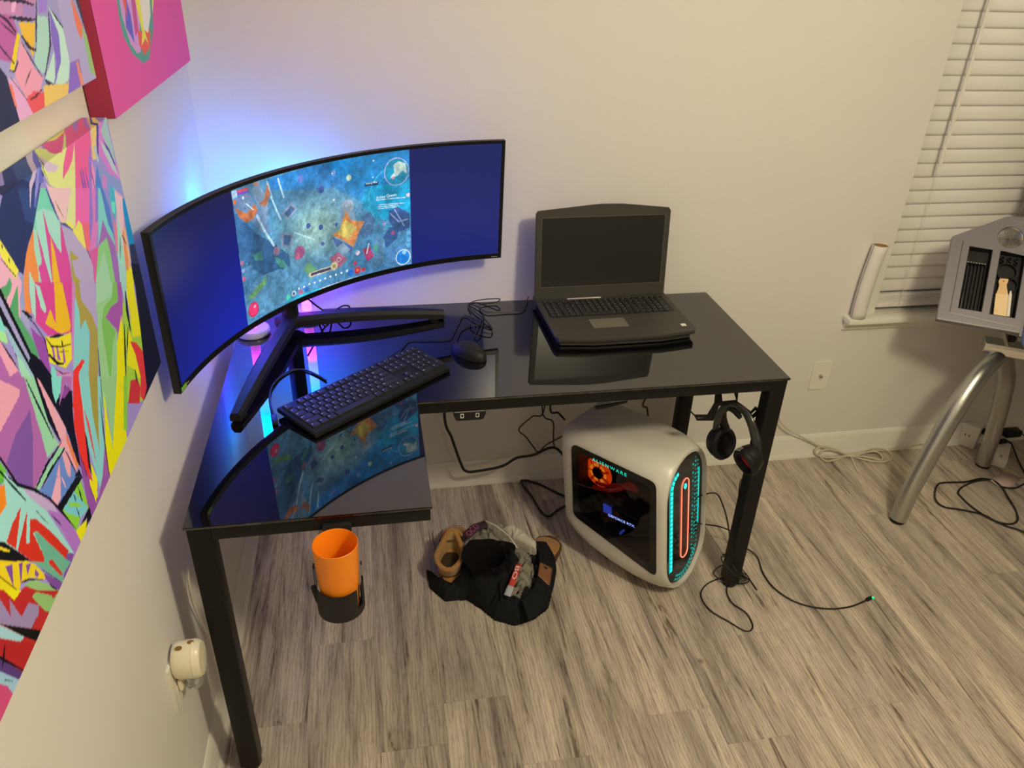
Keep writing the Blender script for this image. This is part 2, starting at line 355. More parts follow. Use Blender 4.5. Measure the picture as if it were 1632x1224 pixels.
ART={
'B':'''8a78a8 F
26305c -1156 1500 -1125 1504 -1098 1503 -1087 1496 -1126 1476 -1179 1433 -1237 1415 -1313 1438
34466e -1157 1490 -1132 1479 -1219 1438 -1242 1417 -1284 1430
252c50 -1269 1467 -1196 1426 -1248 1391 -1274 1380 -1307 1357 -1316 1364 -1344 1420
2c3c68 -1258 1443 -1196 1426 -1242 1395 -1262 1408
2c2a35 -1125 1512 -1156 1500 -1120 1499 -1090 1494 -1075 1504 -1083 1511
d89aa8 -1083 1511 -1039 1510 -1039 1495 -1082 1474 -1081 1486 -1069 1493 -1069 1498 -1075 1504
b39acb -1075 1501 -1063 1499 -1075 1490 -1148 1465 -1219 1433 -1237 1415 -1239 1416 -1223 1439 -1158 1468
5a5aa0 -1075 1490 -1179 1442 -1179 1429 -1195 1431 -1223 1411 -1228 1412 -1198 1444 -1137 1469
8078b8 -1184 1451 -1179 1449 -1197 1431 -1215 1420 -1219 1421
d9573c -1045 1513 -964 1514 -967 1507 -994 1497 -1040 1485 -1039 1495 -1036 1511
cc5078 -1039 1493 -1040 1481 -1031 1474 -982 1478 -910 1494 -867 1509 -855 1500 -814 1501 -933 1462 -998 1412 -1028 1370 -1041 1355 -1097 1372 -1066 1410 -1041 1446 -1064 1429 -1117 1416 -1090 1443 -995 1471 -1097 1446 -1114 1449 -1094 1464
e6b24e -960 1515 -859 1517 -867 1509 -902 1496 -982 1478 -1028 1475 -1040 1481 -1033 1486 -994 1497 -967 1509
c0c070 -1078 1487 -1082 1471 -1100 1461 -1112 1450 -1097 1446 -982 1477 -1083 1442 -1112 1416 -1068 1427 -1041 1446 -1067 1410 -1097 1372 -1114 1377 -1096 1398 -1143 1410 -1165 1422 -1177 1445
cc5078 -1117 1416 -1100 1432 -1071 1449 -968 1479 -968 1471 -1041 1446 -1064 1429 -1087 1421
dba0a4 -1169 1422 -1143 1410 -1096 1398 -1114 1377 -1168 1394 -1175 1428 -1177 1431
b79fc6 -1116 1470 -1149 1448 -1118 1433 -1134 1430 -1161 1437 -1169 1448
8d66b0 -863 1500 -831 1500 -975 1463 -961 1471
85709a -855 1515 -742 1521 -693 1523 -683 1507 -797 1473 -900 1445 -921 1446 -831 1480 -770 1502 -779 1510 -831 1507
8a9a68 -703 1525 -678 1520 -693 1505 -728 1501 -728 1517
8ba09a -723 1509 -732 1496 -872 1457 -872 1460 -831 1478
8560b0 -805 1504 -831 1490 -969 1447 -985 1409 -1033 1352 -1043 1355 -1002 1413 -940 1460
b86cc0 -903 1459 -904 1439 -883 1394 -875 1359 -881 1322 -927 1343 -925 1380 -952 1410 -946 1442
dca860 -774 1511 -770 1504 -831 1484 -950 1431 -963 1404 -985 1409 -965 1446 -864 1478
c86878 -796 1502 -798 1498 -926 1460 -981 1426 -985 1409 -987 1419 -926 1462
4a3c70 -779 1500 -911 1458 -958 1403 -967 1399 -926 1457
9aa4c8 -959 1424 -956 1399 -966 1400 -968 1423
8fa59a -797 1479 -797 1473 -880 1441 -879 1399 -879 1377 -901 1401 -918 1436
473a86 -917 1424 -898 1405 -882 1374 -899 1383
a0b0d8 -931 1425 -902 1400 -883 1364 -879 1355 -902 1372 -926 1407
7b80d0 -947 1383 -872 1348 -881 1322 -927 1343 -962 1330 -1007 1344 -971 1400 -960 1387
b070c8 -955 1380 -939 1371 -971 1333 -994 1340
d07c9c -989 1410 -988 1389 -1020 1348 -1033 1352
3f6cc4 -978 1392 -970 1375 -971 1333 -1007 1344 -997 1376
70b8b8 -990 1371 -988 1364 -989 1339 -1011 1346
3f8ae0 -932 1358 -917 1340 -928 1320 -957 1329
6a4090 -1046 1410 -1051 1390 -1053 1369 -1050 1369 -1045 1389 -1044 1409
6a4090 -1037 1409 -1042 1389 -1044 1368 -1041 1368 -1036 1388 -1035 1409
6a4090 -1026 1408 -1029 1389 -1029 1370 -1027 1369 -1024 1388 -1024 1407
904868 -1003 1402 -1005 1387 -1004 1372 -1002 1371 -1000 1386 -1001 1401
60583c -1105 1476 -1173 1445 -1164 1424 -1163 1423 -1170 1444 -1104 1476
b8407f -1206 1403 -1164 1373 -1158 1338 -1176 1296 -1197 1256 -1320 1313 -1277 1363 -1237 1388
6ab096 -1194 1426 -1181 1422 -1163 1372 -1206 1403 -1237 1388 -1248 1391 -1226 1406
8fb8b0 -1206 1404 -1175 1390 -1163 1372 -1185 1338 -1193 1347 -1205 1372
8db9ac -1226 1406 -1206 1403 -1222 1356 -1239 1313 -1241 1322 -1239 1367 -1239 1388
8fb59f -1247 1391 -1239 1388 -1249 1352 -1254 1348 -1263 1350 -1270 1314 -1276 1297 -1283 1298 -1280 1338 -1263 1371
e8783c -1247 1391 -1261 1370 -1266 1346 -1281 1321 -1286 1334 -1289 1349 -1290 1355 -1302 1341 -1319 1313 -1331 1318 -1311 1351 -1286 1373 -1264 1384
92b9a5 -1290 1355 -1285 1336 -1279 1317 -1278 1297 -1283 1297 -1288 1328 -1308 1307 -1315 1311 -1304 1335
e09a20 -1204 1368 -1204 1349 -1216 1298 -1220 1267 -1253 1282 -1234 1319
e09a20 -1273 1291 -1264 1293 -1259 1285
dba3a0 -1174 1420 -1096 1398 -1121 1384 -1144 1366 -1161 1372 -1171 1395
c0bd7c -1096 1398 -1080 1393 -1116 1349 -1144 1366 -1126 1378
cf5a90 -1080 1393 -1026 1378 -1078 1309 -1092 1305 -1090 1344 -1098 1354 -1116 1349
e05a62 -1087 1347 -1061 1336 -1078 1309 -1093 1304 -1098 1310
9d8db4 -1161 1366 -1133 1353 -1098 1310 -1086 1281 -1103 1250 -1123 1222 -1143 1232 -1170 1263 -1167 1307 -1165 1341
97873a -1155 1331 -1132 1310 -1158 1317 -1161 1297 -1148 1284 -1168 1267 -1141 1235 -1140 1230 -1182 1249 -1179 1275 -1171 1301
7db0c4 -1178 1274 -1180 1249 -1193 1255
cabd50 -1161 1372 -1127 1360 -1119 1348 -1098 1354 -1090 1344 -1098 1310 -1118 1333 -1130 1351 -1147 1363
38407c -1180 1421 -1176 1399 -1167 1376 -1165 1376 -1169 1398 -1178 1421
38407c -1165 1370 -1152 1364 -1129 1349 -1126 1349 -1147 1366 -1163 1371
503c58 -1095 1309 -1091 1297 -1085 1284 -1084 1284 -1087 1296 -1093 1309
806050 -1162 1402 -1157 1388 -1148 1373 -1147 1373 -1153 1387 -1161 1402
bd6aa0 -1026 1378 -988 1367 -1034 1319 -1058 1302 -1085 1281 -1088 1304 -1060 1328
7a66b4 -1026 1378 -1018 1376 -1042 1337 -1076 1312 -1066 1330
7a66b4 -1001 1371 -986 1367 -1021 1330 -1035 1330
bb5285 -1088 1304 -1046 1298 -1091 1261 -1104 1254 -1088 1282
c08aa8 -917 1347 -880 1323 -917 1262 -964 1209 -982 1206 -965 1262 -962 1295
8378c8 -981 1365 -917 1347 -919 1331 -964 1278 -973 1282 -969 1322
58b0d8 -932 1351 -912 1346 -931 1310 -949 1324
6fb0b0 -990 1368 -981 1365 -969 1322 -973 1282 -977 1249 -1002 1324 -1046 1298
8b5c98 -1004 1322 -993 1300 -975 1272 -987 1208 -999 1186 -1021 1198 -1003 1296 -1046 1298
7aae68 -1003 1296 -1004 1268 -1019 1200 -1086 1205 -1121 1222 -1091 1261 -1047 1297
8db08c -1028 1286 -1029 1252 -1040 1218 -1082 1216 -1119 1224 -1091 1261
8abcc4 -932 1308 -919 1304 -940 1235 -973 1198 -985 1217
8d4c90 -1077 1202 -1003 1189 -1016 1174
d692a0 -1356 1405 -1346 1396 -1319 1361 -1316 1350 -1349 1326 -1399 1349
d4c040 -1341 1417 -1336 1409 -1315 1365 -1329 1360 -1346 1395
52865a -1341 1367 -1340 1359 -1365 1349 -1364 1361
52865a -1330 1353 -1349 1326 -1366 1334
101018 -1377 1378 -1370 1366 -1367 1354 -1365 1334 -1399 1349
7d87b4 -1319 1365 -1307 1356 -1323 1337 -1329 1320 -1337 1330 -1315 1353
303038 -1337 1405 -1338 1401 -1337 1398 -1336 1397 -1335 1401 -1336 1405
303038 -1330 1387 -1331 1384 -1331 1380 -1330 1380 -1329 1383 -1329 1387
302838 -1349 1393 -1339 1378 -1328 1363 -1326 1363 -1337 1378 -1348 1393
d6a4b8 -918 1342 -881 1321 -916 1280 -926 1231 -946 1238 -931 1285 -928 1318
8cc0c4 -935 1303 -931 1285 -947 1230 -967 1207 -991 1217 -969 1264
d07080 -954 1310 -946 1290 -969 1256 -973 1266
4098e0 -934 1358 -919 1344 -928 1318 -947 1304 -949 1338
4a68c0 -970 1400 -972 1371 -960 1331 -969 1285 -983 1311 -980 1361 -985 1383
60c0e8 -946 1334 -926 1328 -940 1312 -952 1319
e8a070 -920 1283 -906 1277 -915 1227 -939 1200 -952 1201 -941 1244
e07c48 -921 1282 -916 1273 -926 1231 -949 1204 -948 1228
1878e0 -886 1322 -875 1318 -870 1237 -906 1245 -897 1302
272b45 -904 1248 -867 1238 -856 1158 -928 1188
d8c020 -935 1220 -920 1217 -925 1187 -954 1198
402c58 -932 1275 -927 1264 -918 1253 -916 1252 -921 1263 -929 1275
504060 -941 1275 -955 1261 -966 1246 -965 1245 -951 1259 -940 1274
b83a78 -1284 1338 -1171 1291 -1207 1247 -1227 1238 -1246 1251 -1291 1270 -1313 1300
e8783c -1312 1349 -1301 1344 -1317 1313 -1329 1323
92b9a5 -1285 1336 -1274 1328 -1274 1300 -1281 1295 -1288 1306
92b9a5 -1298 1343 -1285 1338 -1298 1317 -1312 1299 -1310 1322
e39a1a -1232 1316 -1208 1306 -1218 1249 -1225 1245 -1252 1254 -1265 1263 -1289 1286 -1264 1294 -1261 1271
b070a0 -1177 1294 -1167 1289 -1245 1197 -1248 1213 -1222 1239
d692a0 -1341 1361 -1317 1351 -1334 1337 -1349 1314 -1355 1315 -1365 1342 -1331 1352
8f8bb8 -1334 1337 -1329 1323 -1328 1299 -1337 1301 -1344 1321
4b8858 -1329 1351 -1348 1323 -1342 1307 -1331 1283 -1330 1259 -1349 1277 -1364 1339 -1331 1352
4b8858 -1369 1366 -1341 1361 -1345 1355 -1354 1352 -1365 1353
0c0c12 -1378 1376 -1369 1367 -1362 1338 -1346 1276 -1324 1251 -1307 1215 -1327 1210 -1331 1190 -1356 1206 -1363 1255 -1382 1288 -1386 1322 -1388 1341 -1395 1354
8f86b6 -1378 1369 -1373 1353 -1352 1272 -1358 1270 -1371 1314 -1384 1361
84a0c0 -1388 1330 -1381 1324 -1369 1288 -1355 1243 -1358 1244 -1381 1287
8cb896 -1380 1288 -1373 1279 -1358 1239 -1354 1204 -1382 1222 -1383 1258 -1385 1273
6fb4cc -1396 1353 -1389 1340 -1385 1323 -1392 1325 -1411 1334
8fbf7c -1410 1335 -1388 1323 -1390 1309 -1405 1320 -1416 1327
cc8896 -1413 1330 -1405 1319 -1396 1302 -1387 1274 -1409 1278 -1414 1308
99568c -1421 1320 -1414 1308 -1409 1278 -1387 1274 -1382 1222 -1460 1269
c88690 -1440 1296 -1430 1286 -1397 1253 -1423 1247 -1460 1269
d68a98 -1352 1246 -1345 1234 -1334 1192 -1347 1200
0c0c12 -1405 1320 -1397 1297 -1386 1272 -1385 1271 -1393 1296 -1404 1320
0c0c12 -1380 1259 -1374 1236 -1364 1210 -1363 1210 -1370 1234 -1379 1259
83408a -1328 1299 -1321 1290 -1299 1268 -1310 1240 -1312 1224 -1330 1259 -1331 1283
b078a0 -1298 1226 -1257 1201 -1259 1188 -1270 1180 -1280 1200 -1300 1214
0c0c12 -1288 1209 -1283 1195 -1270 1180 -1282 1160 -1331 1190 -1313 1198
6fb6bc -1305 1237 -1297 1226 -1303 1216 -1285 1203 -1325 1193 -1326 1207 -1308 1214 -1314 1229
7a3c80 -1283 1195 -1276 1184 -1318 1182 -1320 1190
e8b820 -1299 1273 -1267 1255 -1224 1242 -1243 1213 -1269 1212 -1309 1242
8a4c90 -1290 1256 -1285 1253 -1290 1235 -1295 1241
8a4c90 -1278 1248 -1275 1245 -1277 1228 -1285 1233
8a4c90 -1263 1238 -1258 1236 -1264 1218 -1271 1221
18101c -1300 1273 -1292 1255 -1267 1241 -1234 1229 -1234 1230 -1266 1243 -1289 1256 -1299 1273
100c14 -1290 1266 -1266 1255 -1248 1249 -1247 1250 -1265 1260 -1289 1267
100c14 -1307 1252 -1291 1229 -1271 1219 -1269 1220 -1285 1230 -1303 1252
100c14 -1299 1226 -1283 1211 -1261 1201 -1261 1202 -1281 1212 -1298 1227
181020 -1338 1325 -1319 1300 -1305 1273 -1306 1247 -1305 1246 -1302 1271 -1316 1299 -1336 1325
101018 -1336 1324 -1330 1316 -1320 1307 -1317 1307 -1324 1316 -1333 1324
181018 -1279 1241 -1263 1233 -1246 1225 -1246 1226 -1262 1234 -1279 1241
101018 -1258 1248 -1261 1243 -1261 1238 -1260 1237 -1257 1242 -1257 1247
72acc6 -1181 1273 -1178 1249 -1193 1230 -1166 1234 -1161 1217 -1184 1189 -1216 1157 -1226 1126 -1249 1140 -1239 1186 -1249 1198
93813a -1164 1288 -1153 1284 -1162 1257 -1138 1226 -1134 1199 -1203 1111 -1226 1126 -1216 1157 -1162 1209 -1166 1234 -1189 1232 -1177 1256
9b89b6 -1153 1284 -1096 1260 -1104 1244 -1133 1204 -1138 1226 -1162 1262
d42c26 -1212 1195 -1204 1188 -1233 1187 -1242 1178 -1249 1140 -1282 1160 -1249 1198
84ac74 -1092 1259 -1006 1223 -1020 1199 -1089 1201 -1058 1162 -1137 1071 -1189 1103 -1152 1172
8db08c -1092 1259 -1026 1231 -1041 1217 -1081 1224 -1110 1234
6ea048 -1024 1230 -1006 1223 -1020 1199 -1048 1201 -1089 1201 -1062 1164 -1088 1156 -1137 1112 -1119 1179 -1111 1201 -1089 1215 -1043 1214
8f4a8c -1006 1223 -987 1215 -1011 1172 -1058 1155 -1059 1168 -1090 1201 -1058 1204 -1016 1196
78acd0 -1172 1152 -1189 1103 -1206 1114
203048 -1150 1179 -1171 1142 -1190 1103 -1188 1102 -1167 1139 -1148 1178
8fae34 -996 1193 -985 1148 -981 1117 -947 1100 -957 1079 -986 1019 -1013 1008 -1103 1062 -1067 1087 -1033 1151
90b4b8 -975 1242 -945 1231 -975 1184 -993 1172 -989 1210
d8c810 -950 1221 -925 1211 -938 1147 -947 1100 -993 1121 -982 1151 -975 1184
e0c400 -1021 1173 -1038 1133 -1067 1087 -1103 1062 -1130 1078 -1069 1149
e6c80c -1003 1144 -1000 1122 -1002 1048 -1010 1049 -1019 1073 -1050 1098
c03030 -1011 1122 -983 1105 -960 1076 -983 1018 -1013 1008 -1024 1024 -1000 1050 -1001 1094
b02c2c -1052 1071 -1019 1056 -1013 1035 -1037 1018 -1086 1048
11111c -917 1220 -860 1198 -853 1001 -1023 1006 -983 1018 -948 1109 -923 1182
0c0c12 -978 1197 -996 1169 -999 1134 -995 1132 -985 1164 -974 1195
0c0c12 -1020 1156 -1048 1122 -1071 1085 -1068 1084 -1040 1118 -1017 1155
0c0c12 -1004 1145 -1023 1130 -1039 1113 -1037 1112 -1018 1127 -1002 1144
0c0c12 -1021 1074 -1025 1063 -1025 1051 -1023 1050 -1019 1060 -1018 1073
82a870 -1168 1143 -1105 1108 -1192 1034 -1166 1117
95558a -1440 1296 -1380 1262 -1384 1153 -1435 1146 -1463 1169 -1482 1220 -1488 1233
c88690 -1440 1296 -1398 1255 -1403 1250 -1465 1242 -1482 1241
6b4682 -1390 1224 -1404 1194 -1439 1150 -1463 1169 -1474 1208 -1437 1221
82b088 -1380 1262 -1357 1249 -1358 1181 -1350 1148 -1387 1154 -1383 1186
0c0c12 -1357 1249 -1347 1244 -1340 1151 -1344 1146 -1358 1190
0c0c12 -1347 1244 -1307 1221 -1315 1196 -1278 1171 -1294 1140 -1309 1084 -1315 1092 -1318 1152 -1333 1203
6fb6bc -1315 1226 -1282 1207 -1298 1197 -1325 1193 -1324 1209
9a5a90 -1287 1210 -1259 1194 -1274 1180 -1281 1198 -1319 1184
d88c94 -1352 1247 -1345 1234 -1332 1195 -1318 1152 -1326 1142 -1341 1149 -1347 1195
0c0c12 -1378 1257 -1370 1212 -1358 1163 -1356 1162 -1365 1210 -1376 1256
5a74ac -1363 1136 -1334 1122 -1329 1087 -1379 1088 -1390 1089 -1411 1106 -1426 1132
d98a90 -1323 1146 -1318 1094 -1328 1088 -1336 1130 -1358 1138 -1362 1148
e06a40 -1321 1148 -1314 1091 -1322 1090 -1327 1136
82b088 -1352 1145 -1340 1136 -1429 1137 -1436 1146
d98a90 -1361 1130 -1387 1087 -1410 1105
d98a90 -1348 1135 -1327 1120 -1347 1091 -1352 1106
0c0c12 -1341 1146 -1393 1151 -1434 1145 -1433 1143 -1389 1146 -1339 1144
0c0c12 -1338 1135 -1392 1139 -1428 1135 -1426 1134 -1388 1134 -1336 1133
0c0c12 -1338 1129 -1334 1109 -1328 1087 -1326 1086 -1330 1107 -1336 1129
0c0c12 -1316 1086 -1314 1072 -1377 1079 -1390 1089 -1352 1090
74aec6 -1237 1182 -1205 1164 -1237 1058 -1198 1092 -1270 1013 -1271 1067 -1269 1110 -1255 1144
8f7f34 -1206 1165 -1177 1149 -1239 1063 -1228 1118
78aed0 -1177 1149 -1168 1143 -1214 1060 -1269 1014 -1221 1090
8a4c88 -1217 1057 -1229 1007 -1283 1004 -1295 1014 -1293 1017 -1269 1014
7b3f7c -1296 1127 -1297 1093 -1298 1063 -1295 1014 -1322 1035 -1309 1089
0c0c12 -1265 1137 -1268 1100 -1285 1050 -1288 1069
d6c010 -1294 1088 -1293 1052 -1293 1017 -1271 1036 -1278 1071 -1289 1042
d42c22 -1256 1192 -1239 1183 -1250 1150 -1269 1110 -1288 1069 -1289 1046 -1296 1054 -1301 1099 -1294 1140
c04048 -1251 1142 -1247 1113 -1261 1055 -1260 1080
0c0c12 -1302 1099 -1297 1018 -1280 1025 -1281 1026 -1297 1018 -1300 1099
d8be00 -1168 1121 -1182 1078 -1192 1034 -1105 1108 -1075 1091 -1125 1023 -1129 1007 -1229 1004 -1221 1046
78a830 -1077 1093 -1062 1084 -1119 1019 -1133 1028
181828 -1188 1121 -1212 1073 -1231 1013 -1229 1012 -1208 1070 -1187 1120
58a030 -1490 1231 -1484 1217 -1479 1201 -1493 1198 -1507 1208
8ab8b8 -1484 1203 -1468 1174 -1447 1135 -1499 1176
e87020 -1508 1206 -1491 1189 -1501 1177 -1520 1192
a088b4 -1461 1167 -1436 1145 -1411 1106 -1450 1136
0c0c12 -1489 1234 -1484 1221 -1469 1175 -1438 1144 -1412 1106 -1410 1105 -1434 1145 -1465 1175 -1479 1219 -1487 1233
0c0c12 -1498 1222 -1492 1209 -1464 1148 -1463 1147 -1488 1208 -1496 1221
a03040 -1461 1168 -1454 1151 -1446 1133 -1445 1133 -1452 1150 -1460 1167
7ab040 -1323 1073 -1324 1037 -1375 1077
88b4b4 -1486 1199 -1463 1169 -1431 1116 -1398 1013 -1452 1026 -1526 1141 -1542 1163 -1528 1181
4c9030 -1504 1212 -1488 1197 -1492 1196 -1510 1204
ea7018 -1514 1200 -1501 1195 -1490 1194 -1500 1174 -1518 1173 -1533 1175
5670a8 -1429 1137 -1387 1126 -1314 1072 -1390 1084 -1410 1112
e09098 -1380 1120 -1370 1113 -1386 1093 -1402 1093 -1408 1109
e09098 -1369 1112 -1369 1104 -1367 1094 -1365 1093 -1364 1101 -1367 1111
9660a0 -1463 1169 -1439 1145 -1416 1117 -1395 1078 -1371 1031 -1370 1008 -1410 1009 -1419 1023 -1398 1013 -1406 1054 -1431 1116
a68cb8 -1463 1169 -1439 1145 -1408 1100 -1404 1085 -1430 1109 -1451 1143
7cae30 -1321 1070 -1321 1025 -1354 1034 -1374 1027 -1395 1078
68a8c4 -1348 1074 -1324 1027 -1351 1033 -1386 1069 -1387 1078
7cae30 -1373 1075 -1347 1054 -1339 1041 -1371 1067
824488 -1312 1070 -1294 1057 -1296 1012 -1267 1011 -1324 1009 -1323 1033
78aed0 -1273 1041 -1254 1027 -1270 1013
86488a -1254 1027 -1223 1004 -1306 1007 -1326 1007 -1293 1011
d6c010 -1296 1054 -1278 1034 -1288 1017 -1297 1015 -1299 1045
d8be10 -1364 1028 -1326 1013 -1370 1004 -1376 1029
0c0c12 -1320 1026 -1321 1009 -1346 1012 -1335 1019 -1364 1027
0c0c12 -1331 1084 -1312 1070 -1395 1078 -1402 1091
0c0c12 -1487 1200 -1477 1175 -1463 1148 -1461 1147 -1472 1173 -1485 1199
101010 -1450 1124 -1443 1108 -1434 1091 -1433 1091 -1441 1107 -1449 1124
101018 -1422 1097 -1415 1081 -1406 1065 -1405 1065 -1412 1081 -1421 1096
0c0c12 -1480 1194 -1468 1172 -1441 1145 -1415 1113 -1399 1082 -1375 1033 -1373 1031 -1393 1080 -1410 1112 -1437 1146 -1464 1172 -1478 1194
101030 -1334 1071 -1336 1060 -1336 1047 -1334 1046 -1332 1058 -1333 1070
182030 -1352 1071 -1353 1066 -1352 1060 -1351 1059 -1349 1064 -1350 1070
182030 -1356 1055 -1356 1045 -1355 1035 -1354 1034 -1353 1044 -1355 1054
0c0c12 -1301 1055 -1299 1016 -1287 1016 -1289 1017 -1298 1016 -1300 1054
b42c1c -1476 1151 -1495 1136 -1513 1122 -1525 1142 -1502 1149
b42818 -1468 1137 -1487 1109 -1484 1106 -1467 1126 -1455 1116 -1436 1083 -1408 1026 -1422 1025 -1437 1055 -1464 1105 -1471 1109 -1466 1068 -1470 1064 -1494 1088 -1511 1118 -1482 1132
88b4b4 -1471 1134 -1470 1124 -1486 1107 -1491 1111
5c9478 -1469 1108 -1462 1103 -1437 1055 -1422 1025 -1412 1011 -1441 1016 -1445 1006 -1494 1088 -1470 1064 -1466 1068
b42818 -1459 1057 -1451 1050 -1440 1017 -1444 1017 -1461 1052
6c3e80 -1415 1028 -1398 1013 -1414 1009 -1463 1008 -1484 1058 -1478 1054 -1445 1006 -1437 1015 -1412 1011 -1422 1025
0c0c10 -1545 1159 -1529 1147 -1494 1088 -1538 1125 -1555 1146
d8b020 -1546 1158 -1523 1129 -1528 1131 -1548 1155
e0ac18 -1555 1146 -1527 1117 -1502 1095 -1489 1078 -1478 1053 -1480 1046 -1506 1074 -1524 1086 -1545 1079 -1552 1085 -1571 1125
6f3f80 -1542 1124 -1529 1115 -1541 1095 -1542 1109
6f3f80 -1518 1106 -1510 1101 -1523 1088 -1528 1085
6f3f80 -1506 1093 -1496 1086 -1510 1081
6f3f80 -1492 1074 -1488 1063 -1494 1063 -1497 1068
c8b414 -1565 1133 -1539 1086 -1537 1078 -1549 1081 -1570 1126
a8241c -1570 1126 -1549 1081 -1532 1081 -1520 1075 -1476 1015 -1479 1012 -1510 1056 -1516 1056 -1516 1043 -1582 1110
7fa060 -1523 1080 -1501 1067 -1476 1034 -1459 1008 -1478 1004 -1516 1043 -1516 1057 -1509 1053 -1479 1012 -1476 1015 -1513 1065
0c0c10 -1525 1084 -1511 1074 -1480 1046 -1480 1047 -1510 1077 -1525 1086
0c0c10 -1476 1034 -1471 1023 -1464 1012 -1463 1012 -1468 1023 -1475 1034
0c0c10 -1561 1132 -1551 1110 -1539 1087 -1538 1087 -1549 1110 -1560 1132
101010 -1481 1063 -1466 1038 -1449 1011 -1448 1011 -1464 1037 -1480 1063
a02020 -1575 1123 -1460 1009 -1584 1007 -1617 1068
7c9c58 -1517 1055 -1507 1053 -1478 1018 -1479 1013 -1453 1007 -1462 1001 -1493 1006 -1503 1019
d0bc10 -1559 1107 -1531 1079 -1549 1082
84708c -1575 1123 -1570 1105 -1565 1074 -1556 1091 -1548 1057 -1527 1056 -1510 1035 -1516 1028 -1540 1030 -1595 1097
981c1c -1603 1086 -1568 1040 -1537 1006 -1580 1008 -1615 1071
0a0808 -1585 1085 -1525 1011 -1535 1003 -1556 1034
88a8b4 -1595 1097 -1586 1085 -1556 1034 -1566 1038 -1603 1086
4a2e60 -1614 1072 -1582 1009 -1589 1004 -1622 1062
84a0ac -1622 1062 -1591 1006 -1606 1004 -1630 1051
b03c60 -1630 1051 -1613 1025 -1610 1009 -1650 1002 -1665 1005
0a0808 -1614 1072 -1608 1059 -1578 1004 -1576 1004 -1604 1059 -1613 1073
0a0808 -1592 1062 -1601 1056 -1609 1048 -1608 1047 -1599 1052 -1591 1060
203040 -1613 1033 -1608 1026 -1602 1018 -1602 1019 -1607 1027 -1612 1034''',
'U':'''8a80a0 F
28283c -1229 1581 -1204 1559 -1198 1522 -1196 1505 -1286 1507
a8708f -1183 1641 -1050 1633 -1072 1605 -1143 1616 -1198 1621
a05080 -1198 1621 -1143 1616 -1136 1597 -1180 1568 -1229 1581
c890b0 -1133 1628 -1119 1627 -1131 1617 -1141 1618
907098 -1100 1624 -1061 1619 -1071 1606 -1109 1612
cf9a30 -1128 1607 -1075 1601 -1109 1564 -1127 1590
cf8490 -1135 1588 -1116 1554 -1094 1540 -1113 1527 -1163 1524 -1181 1553 -1177 1558
c48cb0 -1201 1554 -1182 1551 -1155 1505 -1200 1505
d46850 -1203 1549 -1195 1548 -1197 1518 -1203 1525
94b09c -1061 1608 -1027 1604 -1037 1580 -1071 1548 -1092 1543 -1112 1559 -1081 1589
8a6aa8 -1042 1632 -1006 1630 -1026 1610 -1055 1611
735aa0 -1009 1614 -993 1583 -1014 1551 -1061 1527 -1035 1549 -1029 1584
8a70a8 -993 1601 -978 1584 -983 1542 -993 1566
a8c0b8 -1014 1615 -978 1584 -983 1542 -1002 1524 -1025 1520 -1061 1527 -1089 1537 -1032 1564 -1057 1527 -1014 1551 -1000 1581
735aa0 -1031 1570 -1016 1566 -1016 1549 -1057 1527 -1061 1527 -1035 1549
2c2a48 -1093 1539 -1062 1526 -1020 1520 -1050 1519 -1087 1528
9a8cae -975 1628 -915 1625 -891 1562 -878 1507 -947 1508 -1011 1507 -983 1542 -978 1584
7c5aa0 -983 1542 -941 1542 -946 1509 -1017 1506
d06848 -919 1619 -910 1612 -890 1577 -912 1564 -921 1579
d87858 -957 1541 -948 1540 -944 1509 -960 1509
84a060 -898 1581 -885 1569 -868 1526 -878 1507 -904 1519
38303c -900 1624 -761 1616 -840 1523 -862 1526 -884 1571
c84848 -1166 1526 -1136 1530 -1089 1520 -1114 1506 -1157 1507
dca450 -1100 1531 -1007 1519 -1022 1506 -1114 1506
e4ac18 -1140 1596 -1132 1593 -1176 1560 -1190 1562
2a2030 -1182 1634 -1100 1625 -1062 1619 -1059 1620 -1095 1629 -1181 1636
2a2030 -1152 1613 -1115 1606 -1070 1603 -1068 1605 -1110 1611 -1150 1615
2a2030 -1191 1624 -1164 1611 -1145 1596 -1142 1597 -1156 1612 -1188 1625
2a2030 -1181 1612 -1167 1603 -1149 1594 -1147 1595 -1162 1604 -1179 1612
2a2030 -1211 1597 -1194 1582 -1172 1565 -1170 1566 -1189 1582 -1209 1598
2a2030 -1131 1591 -1118 1576 -1096 1570 -1093 1572 -1109 1578 -1127 1592
2a2030 -1124 1555 -1143 1548 -1159 1540 -1158 1540 -1139 1547 -1122 1555
2a2030 -1198 1563 -1177 1557 -1158 1567 -1160 1568 -1178 1559 -1197 1563
2a2030 -1166 1525 -1140 1521 -1108 1527 -1109 1528 -1142 1524 -1166 1525
2a2030 -1194 1555 -1181 1540 -1164 1524 -1163 1524 -1177 1540 -1192 1555
2a2030 -1049 1630 -1074 1601 -1095 1572 -1093 1572 -1068 1601 -1047 1630
2a2030 -1019 1610 -1044 1572 -1087 1541 -1085 1540 -1039 1571 -1016 1610
2a2030 -1137 1587 -1120 1565 -1099 1541 -1097 1541 -1116 1565 -1135 1587
2a2030 -1014 1615 -998 1600 -978 1585 -976 1586 -993 1601 -1013 1615''',
